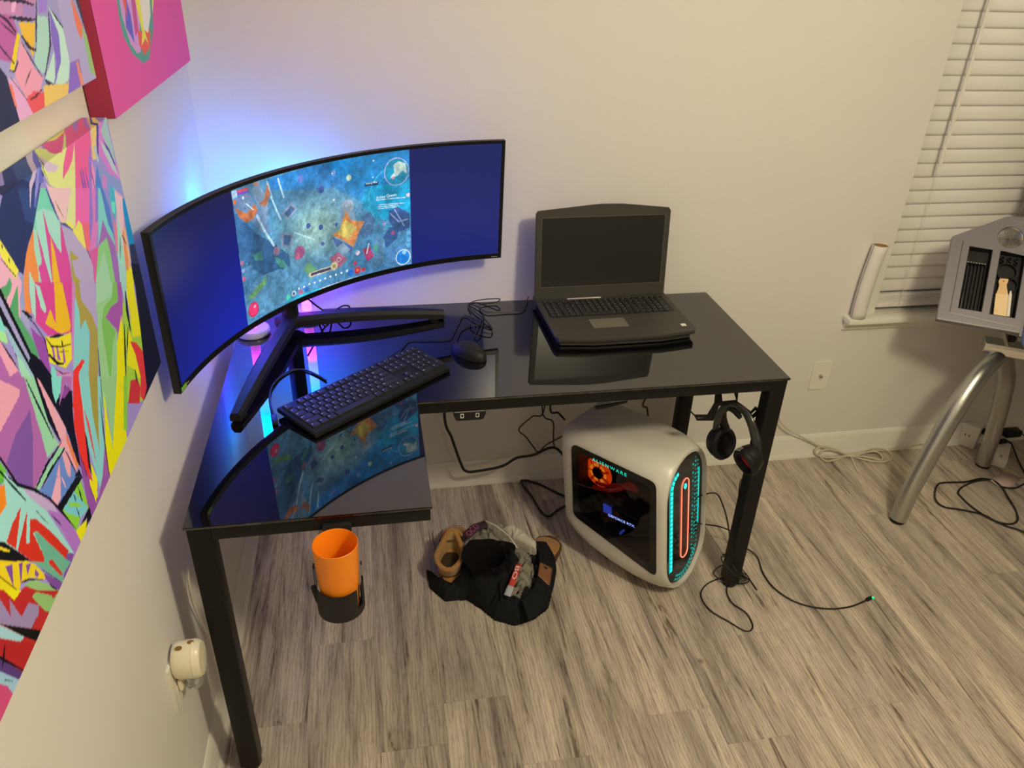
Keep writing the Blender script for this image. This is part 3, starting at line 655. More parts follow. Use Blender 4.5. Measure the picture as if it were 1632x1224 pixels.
'P':'''c4487c F
4a8470 -678 1614 -689 1573 -686 1546 -650 1513 -589 1489 -537 1490 -465 1532 -411 1599
b880b0 -664 1614 -670 1576 -649 1528 -618 1510 -590 1508 -522 1606
5a50a0 -624 1611 -610 1571 -621 1527 -657 1556
c85040 -649 1613 -617 1611 -637 1566
b04878 -583 1609 -555 1607 -577 1543 -607 1536
e0c040 -561 1608 -522 1606 -538 1531 -510 1512 -552 1530
d0503e -583 1546 -547 1536 -488 1537 -511 1507 -567 1500 -591 1521
e0c040 -545 1545 -533 1544 -522 1513 -537 1526 -576 1517
dcd4c8 -522 1606 -437 1601 -464 1559 -509 1532 -536 1542
e0c040 -417 1600 -394 1598 -447 1559''',
}

SCREEN='''P 0.0 4a86b4 -256 330 283 329 280 12 -264 41
P 0.0 0c78bc 30 343 283 329 282 167 144 212 63 259
P 0.0 2078c4 -141 325 28 330 106 262 -19 275 -124 299
P 0.0 0898c8 146 244 284 254 281 137 183 160 135 203
P 0.0 3c70a8 -256 286 -203 227 -196 192 -217 152 -258 166
P 0.0 35608f -200 219 -139 174 -99 134 -98 105 -178 104 -236 152
P 0.0 5a94bc -265 85 -205 114 -130 109 -64 47 -129 21 -193 15 -264 41
P 0.0 4878a4 -262 168 -218 146 -246 102 -266 103
P 0.0 6a84ac -251 309 -201 311 -156 233 -148 204 -178 213 -207 254 -253 279
P 0.0 7c92b0 -196 316 -167 328 -145 275 -156 233 -173 267
P 0.0 b8683c -252 292 -218 269 -186 283 -181 266 -199 251 -222 249 -241 267
P 0.0 b8683c -175 280 -157 285 -142 322 -135 295 -154 268
P 0.0 c07850 -189 327 -171 329 -168 322 -181 322
L 5.2 b0d8f0 -135 285 -124 254 -113 227
L 4.4 b8dcf0 -108 321 -97 276
L 4.4 90b8d8 -142 322 -131 281
L 6.8 a8cce0 -185 254 -165 209 -144 172
L 3.0 c8e0f0 -214 290 -195 272
P 0.0 8a90b0 -106 239 -77 258 -58 240 -92 218
P 0.0 405888 -100 237 -78 250 -65 240 -91 225
P 0.0 8a90b0 -117 195 -79 181 -92 150 -118 161
P 0.0 3c6090 -109 188 -86 179 -95 156 -113 165
P 0.0 7c98b0 69 205 113 196 116 166 65 177
C 18.7 94a4b4 94 210
P 0.0 4c70a0 133 174 159 185 177 169 164 126 138 113 122 135
R2.0 10.5 6c8cb4 153 144
P 0.0 5060a0 40 143 102 101 95 84 51 114
P 0.0 88a0b8 51 110 73 120 93 96 75 85
P 0.0 e08c48 88 202 101 173 143 161 127 141 104 100 70 128 40 147 65 155
P 0.0 d8c060 84 178 117 151 91 123 56 146
R3.5 80.7 30a8c8 240 211
R2.8 64.9 28a4cc 240 211
P 0.0 304a88 218 177 243 184 280 160 279 121 240 112 216 147
L 3.2 90a0d0 221 169 246 142 275 145
L 2.8 90a0d0 234 178 262 128
P 0.0 30508c 193 101 216 132 245 127 240 96 205 75
P 0.0 5a88b0 177 116 202 99 194 34 154 27 162 80
L 1.7 3c6890 166 75 198 61
P 0.0 4a80b8 195 57 239 81 279 65 279 41 237 17
P 0.0 b05878 26 87 54 100 83 72 55 54
R1.6 5.8 e0c0d0 56 77
C 16.0 b0508a -65 131
C 8.8 d06090 -73 123
C 11.1 8a7088 -137 156
C 9.1 4a60b0 18 268
C 7.6 c0d8b8 103 282
C 6.8 6a8cc8 59 301
C 9.7 5a70b8 -41 307
P 0.0 b04070 132 87 154 90 165 60 143 49
P 0.0 4a9880 162 92 180 88 174 62
C 6.6 e8d8e8 116 81
L 3.7 d8e0f0 152 98 144 73
C 7.0 3c5090 -30 189
C 7.1 3c5090 8 176
C 4.7 4858a0 56 172
C 5.6 5060a0 9 132
P 0.0 6aa070 -59 86 -40 98 -16 72 -36 49
P 0.0 70a870 -252 76 -229 88 -177 107 -185 89 -233 69
P 0.0 4a9088 -148 146 -118 126 -104 100 -134 114
P 0.0 4a9088 -214 171 -185 172 -185 148 -211 157
L 12.4 d0c0a0 -37 62 33 61
L 7.4 403858 -33 62 31 61
C 11.6 d0c090 40 64
C 5.0 a08868 40 64
L 5.1 20b8e0 -124 20 -13 15
L 1.7 c0d0e8 -13 15 123 16
C 2.9 f4f8ff -79 39
C 2.9 f4f8ff -62 38
C 2.9 f4f8ff -44 40
C 2.9 f4f8ff -27 38
C 2.9 f4f8ff -9 38
C 2.9 f4f8ff 8 39
C 2.9 f4f8ff 25 39
C 2.9 f4f8ff 43 39
C 2.9 f4f8ff 61 39
C 2.9 f4f8ff 79 40
C 7.5 d0e0f0 -97 32
C 3.8 304070 -97 32
C 6.7 b05080 -74 28
C 6.7 2060d0 -55 30
C 7.5 50e0c0 -116 29
C 9.2 2868c8 91 31
C 10.1 d03048 112 33
C 4.2 f08060 112 33
C 5.9 d03048 130 30
C 5.8 e04870 106 54
C 18.4 c0103c -236 44
C 15.9 f83878 -236 45
C 4.2 ffb0c8 -231 50
C 22.7 d0e0f0 256 39
C 20.2 1c78cc 256 39
C 6.7 80c0f0 260 53
R2.7 35.3 a0a8e0 244 277
C 33.8 0c88b0 244 277
P 0.0 c0d8d0 235 296 251 304 271 295 274 268 262 278 246 266 225 263 238 277
C 3.9 e08098 233 263
P 0.0 a0c0e0 -255 327 -238 327 -239 312 -255 311
P 0.0 e84060 -239 325 -201 324 -201 318 -239 320
P 0.0 8040c0 -239 320 -201 317 -202 312 -239 314
C 5.2 d07040 -249 303
C 3.3 f0f8ff -221 305
C 3.0 8060d0 -235 305
C 3.0 a080c0 -211 306
C 5.9 c070a0 -253 165
C 5.6 80a0d0 -253 147
C 5.6 c05080 -254 127
C 6.6 60a8e0 274 106
C 6.6 60a8e0 274 88
C 6.7 60a8e0 273 71
C 5.5 d8c0d0 276 211
P 0.0 0a3058 148 260 190 259 190 250 149 252
L 1.6 e8f0f8 182 211 268 206
L 2.0 c8dcec 187 197 264 191
L 1.6 c8dcec 185 192 247 188
L 1.6 c8dcec 185 187 243 184
C 2.3 f0f8ff 178 314
C 1.9 f0f8ff 55 301
C 2.7 f0f8ff 54 235
C 1.9 c0f0ff 174 272
C 1.9 c0f0ff 178 260
C 5.7 b04080 228 114
C 4.8 a090c8 201 143
L 3.9 b0d8e8 -74 183 -16 150'''

# ------------------------------------------------------------------ room
RX, RY, RH = 5.0, -5.4, 2.44
WX0, WX1, WZ0, WZ1 = 2.172, 3.07, 0.60, 2.06
fl = MB(); fl.span((-0.15, RY - 0.15, -0.06), (RX + 0.15, 0.15, -0.004))
floor = struct(fl.build('floor', M['subfloor'], smooth=False))
PW, PL = 0.1706, 1.22
pm = MB().box((0, 0, -0.002), (PW - 0.0004, PL - 0.0004, 0.006), 0, 0.0005, 1)
plank_me = None; nplank = 0
row = 0; x = 0.0355 - PW * 1.0
offs = {2: -0.675, 3: -1.03, 7: -1.03}
pr = random.Random(5)
while x < 3.9:
    j0 = offs.get(row, -pr.uniform(0.1, 1.2))
    k = j0 + PL * 2
    while k > -3.3:
        y0 = k - PL / 2
        if -3.2 < y0 < 0.55 and x + PW > 0.0:
            if plank_me is None:
                o = pm.build('plank', M['plank'], None, smooth=False); plank_me = o.data
            else:
                o = bpy.data.objects.new('plank', plank_me); C.objects.link(o)
            # clip nothing: boards run on under the baseboards and walls
            o.location = (x + PW / 2, y0, 0.0); o.parent = floor; nplank += 1
        k -= PL
    x += PW; row += 1

wb = MB()
wb.span((-0.15, 0, 0), (WX0, 0.13, RH)); wb.span((WX1, 0, 0), (RX + 0.15, 0.13, RH))
wb.span((WX0, 0, 0), (WX1, 0.13, WZ0)); wb.span((WX0, 0, WZ1), (WX1, 0.13, RH))
struct(wb.build('wall_back', M['wall'], smooth=False))
struct(MB().span((-0.13, RY, 0), (0, 0, RH)).build('wall_left', M['wall'], smooth=False))
struct(MB().span((RX, RY, 0), (RX + 0.13, 0, RH)).build('wall_right', M['far_wall'], smooth=False))
struct(MB().span((-0.13, RY - 0.13, 0), (RX + 0.13, RY, RH)).build('wall_front', M['far_wall'], smooth=False))
struct(MB().span((-0.15, RY - 0.15, RH), (RX + 0.15, 0.15, RH + 0.1)).build('ceiling', M['ceiling'], smooth=False))

BP = [(0, 0), (0.019, 0), (0.0185, 0.012), (0.014, 0.020), (0.013, 0.022), (0.013, 0.072), (0.0105, 0.078), (0.0105, 0.083), (0.0075, 0.092), (0.003, 0.099), (0, 0.1)]
def baseboard(name, a, b, nx, ny):
    m = MB(); bm = m.bm; rings = []
    for p in (a, b): rings.append([bm.verts.new((p[0] + nx * d, p[1] + ny * d, z)) for d, z in BP])
    for i in range(len(BP)):
        j = (i + 1) % len(BP); bm.faces.new((rings[0][i], rings[0][j], rings[1][j], rings[1][i]))
    bm.faces.new(rings[0]); bm.faces.new(rings[1][::-1])
    return struct(m.build(name, M['trim']))
baseboard('baseboard_back', (0.0, 0), (RX, 0), 0, -1)
baseboard('baseboard_left', (0, RY), (0, 0.0), 1, 0)
baseboard('baseboard_right', (RX, RY), (RX, 0), -1, 0)

# window behind the blind
win = MB()
for a, b in (((WX0, 0.06, WZ0), (WX0 + 0.04, 0.11, WZ1)), ((WX1 - 0.04, 0.06, WZ0), (WX1, 0.11, WZ1)), ((WX0, 0.06, WZ1 - 0.04), (WX1, 0.11, WZ1)), ((WX0, 0.06, WZ0), (WX1, 0.11, WZ0 + 0.04)), ((WX0, 0.065, 1.31), (WX1, 0.105, 1.35))):
    win.span(a, b, 0.003)
window = struct(win.build('window_1', M['trim']))
MB().span((WX0 + 0.03, 0.082, WZ0 + 0.03), (WX1 - 0.03, 0.088, WZ1 - 0.03)).build('pane', tinted_glass('window_pane', (0.9, 0.93, 0.92)), window)
sl = MB().span((2.052, -0.052, 0.583), (3.18, 0.0, 0.603), 0.004).span((WX0, 0.0, 0.583), (WX1, 0.062, 0.603))
sl.prism([(0, 0), (-0.036, 0), (-0.030, -0.010), (-0.016, -0.018), (-0.011, -0.036), (0, -0.04)], frame((2.062, 0, 0.583), (0, 1, 0), (0, 0, 1), (1, 0, 0)), 1.10)
struct(sl.build('trim_1', M['trim']))

# blind
bl = thing('window_blind', 'closed white horizontal slat blind in the window at right', 'window blind', ((WX0 + WX1) / 2, 0.03, WZ0 + 0.03))
smb = MB(); hw = (WX1 - WX0) / 2 - 0.005
smb.grid(lambda u, v: Vector(((u * 2 - 1) * hw, 0.0035 * math.sin(PI * v) * -1 + 0.006 * (v - .5), (v - .5) * 0.0505)), 2, 7)
slat0 = None
pitch = 0.0447
nz = 0
for k in range(-1, 40):
    z = 0.6762 + pitch * k
    if z < 0.655 or z > WZ1 - 0.05: continue
    zz = z + 0.0224
    if slat0 is None:
        slat0 = smb.build('slat', M['blind'], None, recalc=False)
        sm = slat0.modifiers.new('thick', 'SOLIDIFY'); sm.thickness = 0.0022; sm.offset = 0
        o = slat0
    else:
        o = slat0.copy(); C.objects.link(o)
    o.parent = bl; o.location = Vector(((WX0 + WX1) / 2, 0.030, zz)) - wpos(bl)
for k in range(5):
    MB().box(((WX0 + WX1) / 2, 0.030, 0.6640 - 0.0058 * k), (hw * 2, 0.047, 0.0046), 0, 0.0008).build('slat', M['blind'], bl)
MB().box(((WX0 + WX1) / 2, 0.030, 0.629), (hw * 2, 0.05, 0.019), 0, 0.004).build('bottom_rail', M['blind'], bl)
MB().span((WX0 + 0.004, 0.002, WZ1 - 0.055), (WX1 - 0.004, 0.058, WZ1), 0.003).build('head_rail', M['blind'], bl)
for cx in (2.262, 2.62, 2.98):
    c = MB()
    c.tube([(cx, -0.0015, 0.62), (cx, 0.0, WZ1 - 0.05)], 0.0009, 5)
    c.build('ladder_cord', M['blind'], bl)
c = MB().tube([(2.245, -0.014, 1.10), (2.2452, -0.016, 1.6), (2.243, -0.006, WZ1 - 0.03)], 0.0048, 6)
c.build('tilt_wand', M['plate'], bl)

# ------------------------------------------------------------------ prints on the canvases (flat colour areas traced in canvas millimetres)
ILL = (0.66, 0.57, 0.43)
def fill(cols, X, Y, pts, c):
    px = pts[0::2]; py = pts[1::2]
    sel = np.nonzero((X >= min(px)) & (X <= max(px)) & (Y >= min(py)) & (Y <= max(py)))[0]
    if not len(sel): return
    x = X[sel]; y = Y[sel]; ins = np.zeros(len(sel), bool); n = len(px)
    for i in range(n):
        x1, y1, x2, y2 = px[i], py[i], px[(i + 1) % n], py[(i + 1) % n]
        if y1 == y2: continue
        ins ^= ((y1 > y) != (y2 > y)) & (x < (x2 - x1) * (y - y1) / (y2 - y1) + x1)
    cols[sel[ins]] = c
def paint(key, X, Y):
    cols = np.zeros((len(X), 3))
    for ln in ART[key].split('\n'):
        t = ln.split(); c = [min(0.9, v / i) for v, i in zip(hexl(t[0]), ILL)]
        if t[1] == 'F': cols[:] = c
        else: fill(cols, X, Y, [int(v) for v in t[1:]], c)
    return cols
def sheet(name, P, cols, shape, m, parent=None, faces=None):
    """a grid mesh with a colour per vertex"""
    nu, nv = shape; me = bpy.data.meshes.new(name)
    if faces is None:
        i = np.arange(nu * nv).reshape(nu, nv)
        faces = np.stack([i[:-1, :-1], i[1:, :-1], i[1:, 1:], i[:-1, 1:]], -1).reshape(-1, 4)
    nf = len(faces)
    me.vertices.add(len(P)); me.vertices.foreach_set('co', np.ascontiguousarray(P, np.float32).ravel())
    me.loops.add(nf * 4); me.loops.foreach_set('vertex_index', faces.ravel().astype(np.int32))
    me.polygons.add(nf); me.polygons.foreach_set('loop_start', np.arange(0, nf * 4, 4, dtype=np.int32))
    me.update(calc_edges=True)
    a = me.color_attributes.new('print', 'FLOAT_COLOR', 'POINT')
    a.data.foreach_set('color', np.hstack([cols, np.ones((len(cols), 1))]).astype(np.float32).ravel())
    return link(name, me, m, parent, True)
M['print'] = attr_mat('canvas_print', 0, 0.55, 0.35)

def canvas(key, label, y0, y1, z0, z1, ys, zs, top=False, edge='canvas'):
    t = thing('canvas_painting', label, 'painting', (0.02, (y0 + y1) / 2, z0))
    MB().span((0.002, y0, z0), (0.0395, y1, z1), 0.0015).build('stretcher', M[edge], t)
    ss = list(zs)
    if top: ss = ss + [z1 + 0.0012 * k for k in range(1, 31)]
    Y, S = np.meshgrid(np.array(ys), np.array(ss), indexing='ij'); Y = Y.ravel(); S = S.ravel()
    cols = paint(key, Y * 1000, S * 1000)
    over = np.maximum(0, S - z1)
    rnd = np.where(over > 0, 0.0, 0.0)
    Xp = 0.0402 - over; Zp = np.minimum(S, z1 + 0.0004)
    sheet('print', np.stack([Xp, Y, Zp], 1), cols, (len(ys), len(ss)), M['print'], t)
    return t
canvas('B', 'large multicoloured pop art canvas hanging low on the left wall beside the monitor', -1.92, -0.874, 1.009, 1.447,
       [-1.92 + 0.02 * k for k in range(11)] + list(np.arange(-1.70, -0.8735, 0.0015)), list(np.arange(1.009, 1.4471, 0.0015)), top=True)
canvas('U', 'pop art canvas with outlined face shapes, above the large multicoloured one', -1.92, -0.881, 1.507, 1.945,
       [-1.92 + 0.05 * k for k in range(11)] + list(np.arange(-1.40, -0.8805, 0.002)), list(np.arange(1.507, 1.68, 0.002)) + [1.72, 1.8, 1.945])
pk = canvas('P', 'hot pink canvas with an abstract rainbow drip, nearest the room corner', -0.829, -0.146, 1.436, 1.876,
       list(np.arange(-0.829, -0.1455, 0.002)), list(np.arange(1.436, 1.68, 0.002)) + [1.72, 1.8, 1.876], edge='pink_canvas')

# ------------------------------------------------------------------ desk
DZ = 0.743
DX0, DX1, DYB, DYF, WXI, DYW = 0.0595, 1.490, -0.0705, -0.6391, 0.5244, -1.0354
desk = thing('corner_desk', 'black L-shaped glass-topped corner desk with square metal legs', 'desk', (0.75, -0.35, 0))
Lp = [(DX0, DYB), (DX0, DYW), (WXI, DYW), (WXI, DYF), (DX1, DYF), (DX1, DYB)]
g = MB().prism(Lp[::-1], Matrix.Translation((0, 0, DZ - 0.0065)), 0.0065)
bmesh.ops.bevel(g.bm, geom=[e for e in g.bm.edges if len(e.link_faces) == 2 and e.calc_face_angle(0) > 1], offset=0.0012, segments=2, affect='EDGES')
g.build('glass_top', M['glass_black'], desk)
rz1 = DZ - 0.0068; rz0 = rz1 - 0.030
def rail(a, b):
    MB().span((a[0], a[1], rz0), (b[0], b[1], rz1), 0.0015).build('rail', M['powder'], desk)
LW = 0.044; e = 0.004
rail((WXI - 0.03, DYF + e), (DX1 - e - LW, DYF + e + 0.03))
rail((DX0 + e + LW, DYW + e), (WXI - e, DYW + e + 0.03))
rail((WXI - e - 0.03, DYW + e + 0.03), (WXI - e, DYF + e + 0.03))
rail((DX0 + e, DYW + e + LW), (DX0 + e + 0.03, DYB - e - LW))
rail((DX0 + e + LW, DYB - e - 0.03), (DX1 - e - LW, DYB - e))
rail((DX1 - e - 0.03, DYF + e + LW), (DX1 - e, DYB - e - LW))
for (lx, ly) in ((DX1 - e - LW / 2, DYF + e + LW / 2), (DX1 - e - LW / 2, DYB - e - LW / 2), (DX0 + e + LW / 2, DYW + e + LW / 2), (DX0 + e + LW / 2, DYB - e - LW / 2)):
    lg = MB().box((lx, ly, (rz1 + 0.016) / 2), (LW, LW, rz1 - 0.016), 0, 0.0025).build('leg', M['powder'], desk)
    MB().lathe([(0, 0.001), (0.021, 0.001), (0.022, 0.004), (0.022, 0.012), (0.012, 0.016), (0.012, 0.022), (0, 0.022)], Matrix.Translation((lx, ly, 0)), 20).build('foot', M['blackp'], lg)
    lg.name = 'leg'

# two-port box under the front rail
ub = thing('usb_charger', 'black two-port charging box fixed under the front rail of the desk', 'charger', (0.65, -0.615, 0.69))
MB().prism([(-.040, .0), (.040, .0), (.040, -.012), (.034, -.026), (.028, -.028), (-.028, -.028), (-.034, -.026), (-.040, -.012)], frame((0.650, -0.632, rz0 - 0.0006), (1, 0, 0), (0, 0, 1), (0, -1, 0)) @ Matrix.Translation((0, 0, -0.05)), 0.05).build('housing', M['blackp'], ub)
for dx in (-0.019, 0.019):
    MB().prism(rrect(-.0045, -.006, .0045, .006, .001, 2), frame((0.650 + dx, -0.6322, rz0 - 0.0145), (1, 0, 0), (0, 0, 1), (0, -1, 0)) @ Matrix.Translation((0, 0, -0.0003)), 0.0009, [rrect(-.0028, -.0042, .0028, .0042, .0006, 2)[::-1]]).build('port', M['legend'], ub)
MB().span((0.612, -0.634, rz0 - 0.003), (0.688, -0.6325, rz0 - 0.0012)).build('trim_line', M['grey_print'], ub)

# ------------------------------------------------------------------ curved monitor
MX, MY, MZ, MYAW, MW, MH, MR = 0.3111, -0.3247, 1.0684, 0.73705, 1.1128, 0.3385, 0.8568
MTILT = -0.01715
def mon_pt(sx, tz, back=0.0):
    """sx metres along the arc from the middle, tz metres up from the lower edge, back metres behind the front"""
    a = sx / MR; rr = MR + back
    lx = rr * math.sin(a); ly = -(MR - rr * math.cos(a)); lz = tz - MH / 2
    ly2 = ly * math.cos(MTILT) + lz * math.sin(MTILT); lz2 = -ly * math.sin(MTILT) + lz * math.cos(MTILT)
    return Vector((MX + lx * math.cos(MYAW) - ly2 * math.sin(MYAW), MY + lx * math.sin(MYAW) + ly2 * math.cos(MYAW), MZ + lz2))
HUB = Vector((0.205, -0.212, 0))
mon = thing('curved_monitor', 'ultrawide curved monitor showing a game between two dark side bars', 'monitor', (HUB.x, HUB.y, DZ))
def arc_solid(s0, s1, t0, t1, b0, b1, n=64, taper=0.0):
    m = MB(); rings = []
    for i in range(n + 1):
        s = s0 + (s1 - s0) * i / n
        k = 1 - taper * abs(2 * i / n - 1) ** 2
        rings.append([m.bm.verts.new(mon_pt(s, t, b)) for t, b in ((t0, b0), (t1, b0), (t1, b0 + (b1 - b0) * k), (t0, b0 + (b1 - b0) * k))])
    for i in range(n):
        for q in range(4): m.bm.faces.new((rings[i][q], rings[i][(q + 1) % 4], rings[i + 1][(q + 1) % 4], rings[i + 1][q]))
    m.bm.faces.new(rings[0][::-1]); m.bm.faces.new(rings[-1])
    return m
hw = MW / 2
arc_solid(-hw, hw, 0, MH, 0.0025, 0.015).build('back_shell', M['blackm'], mon)
arc_solid(-hw * 0.72, hw * 0.72, 0.05, MH - 0.05, 0.0145, 0.05, taper=0.8).build('rear_housing', M['blackm'], mon)
bz = arc_solid(-hw, hw, 0, 0.014, 0, 0.003)
for a in ((-hw, hw, MH - 0.008, MH, 0, 0.003), (-hw, -hw + 0.010, 0.013, MH - 0.007, 0, 0.003), (hw - 0.010, hw, 0.013, MH - 0.007, 0, 0.003)):
    o_ = arc_solid(*a); me_ = bpy.data.meshes.new('t'); o_.bm.to_mesh(me_); o_.bm.free(); bz.bm.from_mesh(me_)
bz.build('bezel', M['bezel'], mon)

# picture on the screen: colours per vertex of the curved panel
def vnoise(X, Y, cell, seed):
    rg = np.random.RandomState(seed); G = rg.rand(600, 400)
    fx = (X + 700) / cell; fy = (Y + 50) / cell; ix = fx.astype(int); iy = fy.astype(int); tx = fx - ix; ty = fy - iy
    tx = tx * tx * (3 - 2 * tx); ty = ty * ty * (3 - 2 * ty)
    ix %= 599; iy %= 399
    return (G[ix, iy] * (1 - tx) + G[ix + 1, iy] * tx) * (1 - ty) + (G[ix, iy + 1] * (1 - tx) + G[ix + 1, iy + 1] * tx) * ty
def screen_cols(X, Y):
    n = len(X); c = np.zeros((n, 3))
    # backlight of the dark side bars (deep blue, brighter low down)
    k = np.clip(1 - Y / 340.0, 0, 1)
    side = np.abs(X) / 556.0
    c[:] = np.array(hexl('14184a'))[None, :]
    c += (np.array(hexl('0424b0')) - np.array(hexl('121a46')))[None, :] * (np.clip(k * 1.05, 0, 1) ** 1.1 * np.where(X < 0, np.clip(1.1 - (side - .45) * 1.3, 0.25, 1), 0.55 * np.clip(1.15 - (side - .5), .4, 1)))[:, None]
    c[X > 0] = c[X > 0] * 0.45 + np.array(hexl('1a2870'))[None, :] * 0.5
    lines = SCREEN.strip().split('\n')
    t0 = lines[0].split(); box = [int(v) for v in t0[3:]]
    ins = (X >= -262 + (Y - 41) * 0.024) & (X <= 282) & (Y >= 10 + 0) & (Y <= 330)
    g = c.copy()
    g[:] = np.array(hexl('4a86b4'))
    for ln in lines[1:]:
        t = ln.split(); w = float(t[1]); col = np.array(hexl(t[2])); p = [float(v) for v in t[3:]]
        if t[0] == 'P': fill(g, X, Y, p, col)
        elif t[0] == 'C': g[(X - p[0]) ** 2 + (Y - p[1]) ** 2 < w * w] = col
        elif t[0][0] == 'R':
            r = float(t[0][1:]) / 2; d = np.abs(np.hypot(X - p[0], Y - p[1]) - w); g[d < r] = col
        elif t[0] == 'L':
            for i in range(0, len(p) - 2, 2):
                ax, ay, bx, by = p[i:i + 4]; vx, vy = bx - ax, by - ay; L2 = vx * vx + vy * vy + 1e-9
                q = np.clip(((X - ax) * vx + (Y - ay) * vy) / L2, 0, 1)
                g[np.hypot(X - ax - q * vx, Y - ay - q * vy) < w / 2] = col
        if ln is lines[3]:
            # lit clearing in the middle of the scene and cobble mottling
            rg = np.random.RandomState(3)
            f = np.exp(-(((X + 5) / 95.0) ** 2 + ((Y - 175) / 70.0) ** 2))
            g = g * (1 - 0.75 * f[:, None]) + np.array(hexl('a8cdb8'))[None, :] * (0.75 * f[:, None])
            for _ in range(420):
                cx, cy = rg.uniform(-255, 280), rg.uniform(12, 328); rr_ = rg.uniform(2, 7); s = rg.uniform(0.78, 1.25)
                mk = ((X - cx) / rr_) ** 2 + ((Y - cy) / (rr_ * 0.7)) ** 2 < 1; g[mk] *= s
    rg = np.random.RandomState(9)
    for _ in range(300):
        cx, cy = rg.uniform(-250, 275), rg.uniform(16, 320); rr_ = rg.uniform(1.0, 3.0); s = rg.choice([0.6, 0.75, 1.3, 1.5])
        mk = (X - cx) ** 2 + (Y - cy) ** 2 < rr_ * rr_; g[mk] = np.clip(g[mk] * s, 0, 1)
    g *= (0.62 + 0.76 * vnoise(X, Y, 46, 1))[:, None] * (0.72 + 0.56 * vnoise(X, Y, 15, 2))[:, None] * (0.78 + 0.44 * vnoise(X, Y, 6, 3))[:, None] * (0.85 + 0.3 * vnoise(X, Y, 2.6, 4))[:, None]
    g = g * 0.9 + 0.06 * vnoise(X, Y, 70, 5)[:, None] * np.array([0.3, 0.9, 1.0])
    g = np.clip(g * 1.18, 0, 1)
    c[ins] = g[ins]
    return np.clip(c, 0, 1)
xs = np.concatenate([np.linspace(-hw + 0.0095, -0.270, 30), np.arange(-0.268, 0.288, 0.0012), np.linspace(0.29, hw - 0.0095, 30)])
ys = np.arange(0.0135, MH - 0.0072, 0.0012)
XX, YY = np.meshgrid(xs, ys, indexing='ij')
P = np.array([mon_pt(a, b, 0.0012)[:] for a, b in zip(XX.ravel(), YY.ravel())])
M['screen'] = attr_mat('screen_picture', 0.95, 0.25)
scr = sheet('screen', P, screen_cols(XX.ravel() * 1000, YY.ravel() * 1000), (len(xs), len(ys)), M['screen'], mon)
M['uitext'] = glow('screen_text', (0.9, 0.97, 1.0), 1.0)
def on_screen(s, size, x, y, rot=0.0):
    me = text_mesh(s, size); ca, sa = math.cos(rot), math.sin(rot)
    for v in me.vertices:
        v.co = mon_pt(x + v.co.x * ca - v.co.y * sa, y + v.co.x * sa + v.co.y * ca, 0.0007)
    link('screen_text', me, M['uitext'], scr, False)
on_screen('Active Quests', 0.0105, 0.181, 0.214)
on_screen('Fishing Hole', 0.0070, 0.1515, 0.2565)
# small stickers / print on the bezel
def on_bezel(name, x0, x1, y0, y1, m):
    q = MB(); q.grid(lambda u, v: mon_pt(x0 + (x1 - x0) * u, y0 + (y1 - y0) * v, -0.0005), 6, 2); q.build(name, m, mon)
on_bezel('sticker', -hw + 0.004, -hw + 0.030, 0.0015, 0.0115, M['green_sticker'])
on_bezel('print', -hw + 0.032, -hw + 0.042, 0.005, 0.008, M['grey_print'])
on_bezel('print', hw - 0.030, hw - 0.012, 0.0045, 0.0065, M['grey_print'])

# stand: post, arm and two splayed feet
post = MB().box((HUB.x, HUB.y, DZ + 0.20), (0.042, 0.030, 0.36), MYAW, 0.008)
post.build('post', M['blackm'], mon)
fwd = Vector((math.sin(MYAW), -math.cos(MYAW), 0)); sidev = Vector((math.cos(MYAW), math.sin(MYAW), 0))
MB().bar(HUB + Vector((0, 0, DZ + 0.33)), HUB + fwd * 0.115 + Vector((0, 0, DZ + 0.33)), 0.06, 0.06, bev=0.01).build('arm', M['blackm'], mon)
MB().box(tuple(HUB + Vector((0, 0, DZ + 0.030))), (0.075, 0.060, 0.034), MYAW, 0.010).build('hub', M['blackm'], mon)
for tip in ((0.632, -0.176), (0.112, -0.678)):
    p1 = Vector((tip[0], tip[1], DZ + 0.014)); p0 = HUB + Vector((0, 0, DZ + 0.032)); d = (p1 - p0)
    ft = MB(); n = 14; dd = d.normalized(); sx_ = dd.cross(Vector((0, 0, 1))).normalized(); rings = []
    for i in range(n + 1):
        t = i / n; c = p0 + d * t + Vector((0, 0, 0.010 * math.sin(PI * t)))
        w = 0.020 * (1 - t) + 0.013 * t + 0.004 * math.sin(PI * t); h1 = 0.016 * (1 - t) + 0.012 * t; 
        prof = [(-w, -h1 * .8), (-w, h1 * .3), (-w * .55, h1), (w * .55, h1), (w, h1 * .3), (w, -h1 * .8)]
        rings.append([ft.bm.verts.new(c + sx_ * a + Vector((0, 0, b))) for a, b in prof])
    for i in range(n):
        for q in range(6): ft.bm.faces.new((rings[i][q], rings[i][(q + 1) % 6], rings[i + 1][(q + 1) % 6], rings[i + 1][q]))
    ft.bm.faces.new(rings[0][::-1]); ft.bm.faces.new(rings[-1])
    fo = ft.build('foot', M['blackm'], mon)
    MB().box((p1.x - dd.x * .03, p1.y - dd.y * .03, DZ + 0.003), (0.024, 0.024, 0.005), math.atan2(dd.y, dd.x), 0.001).build('rubber_pad', M['blackp'], fo)

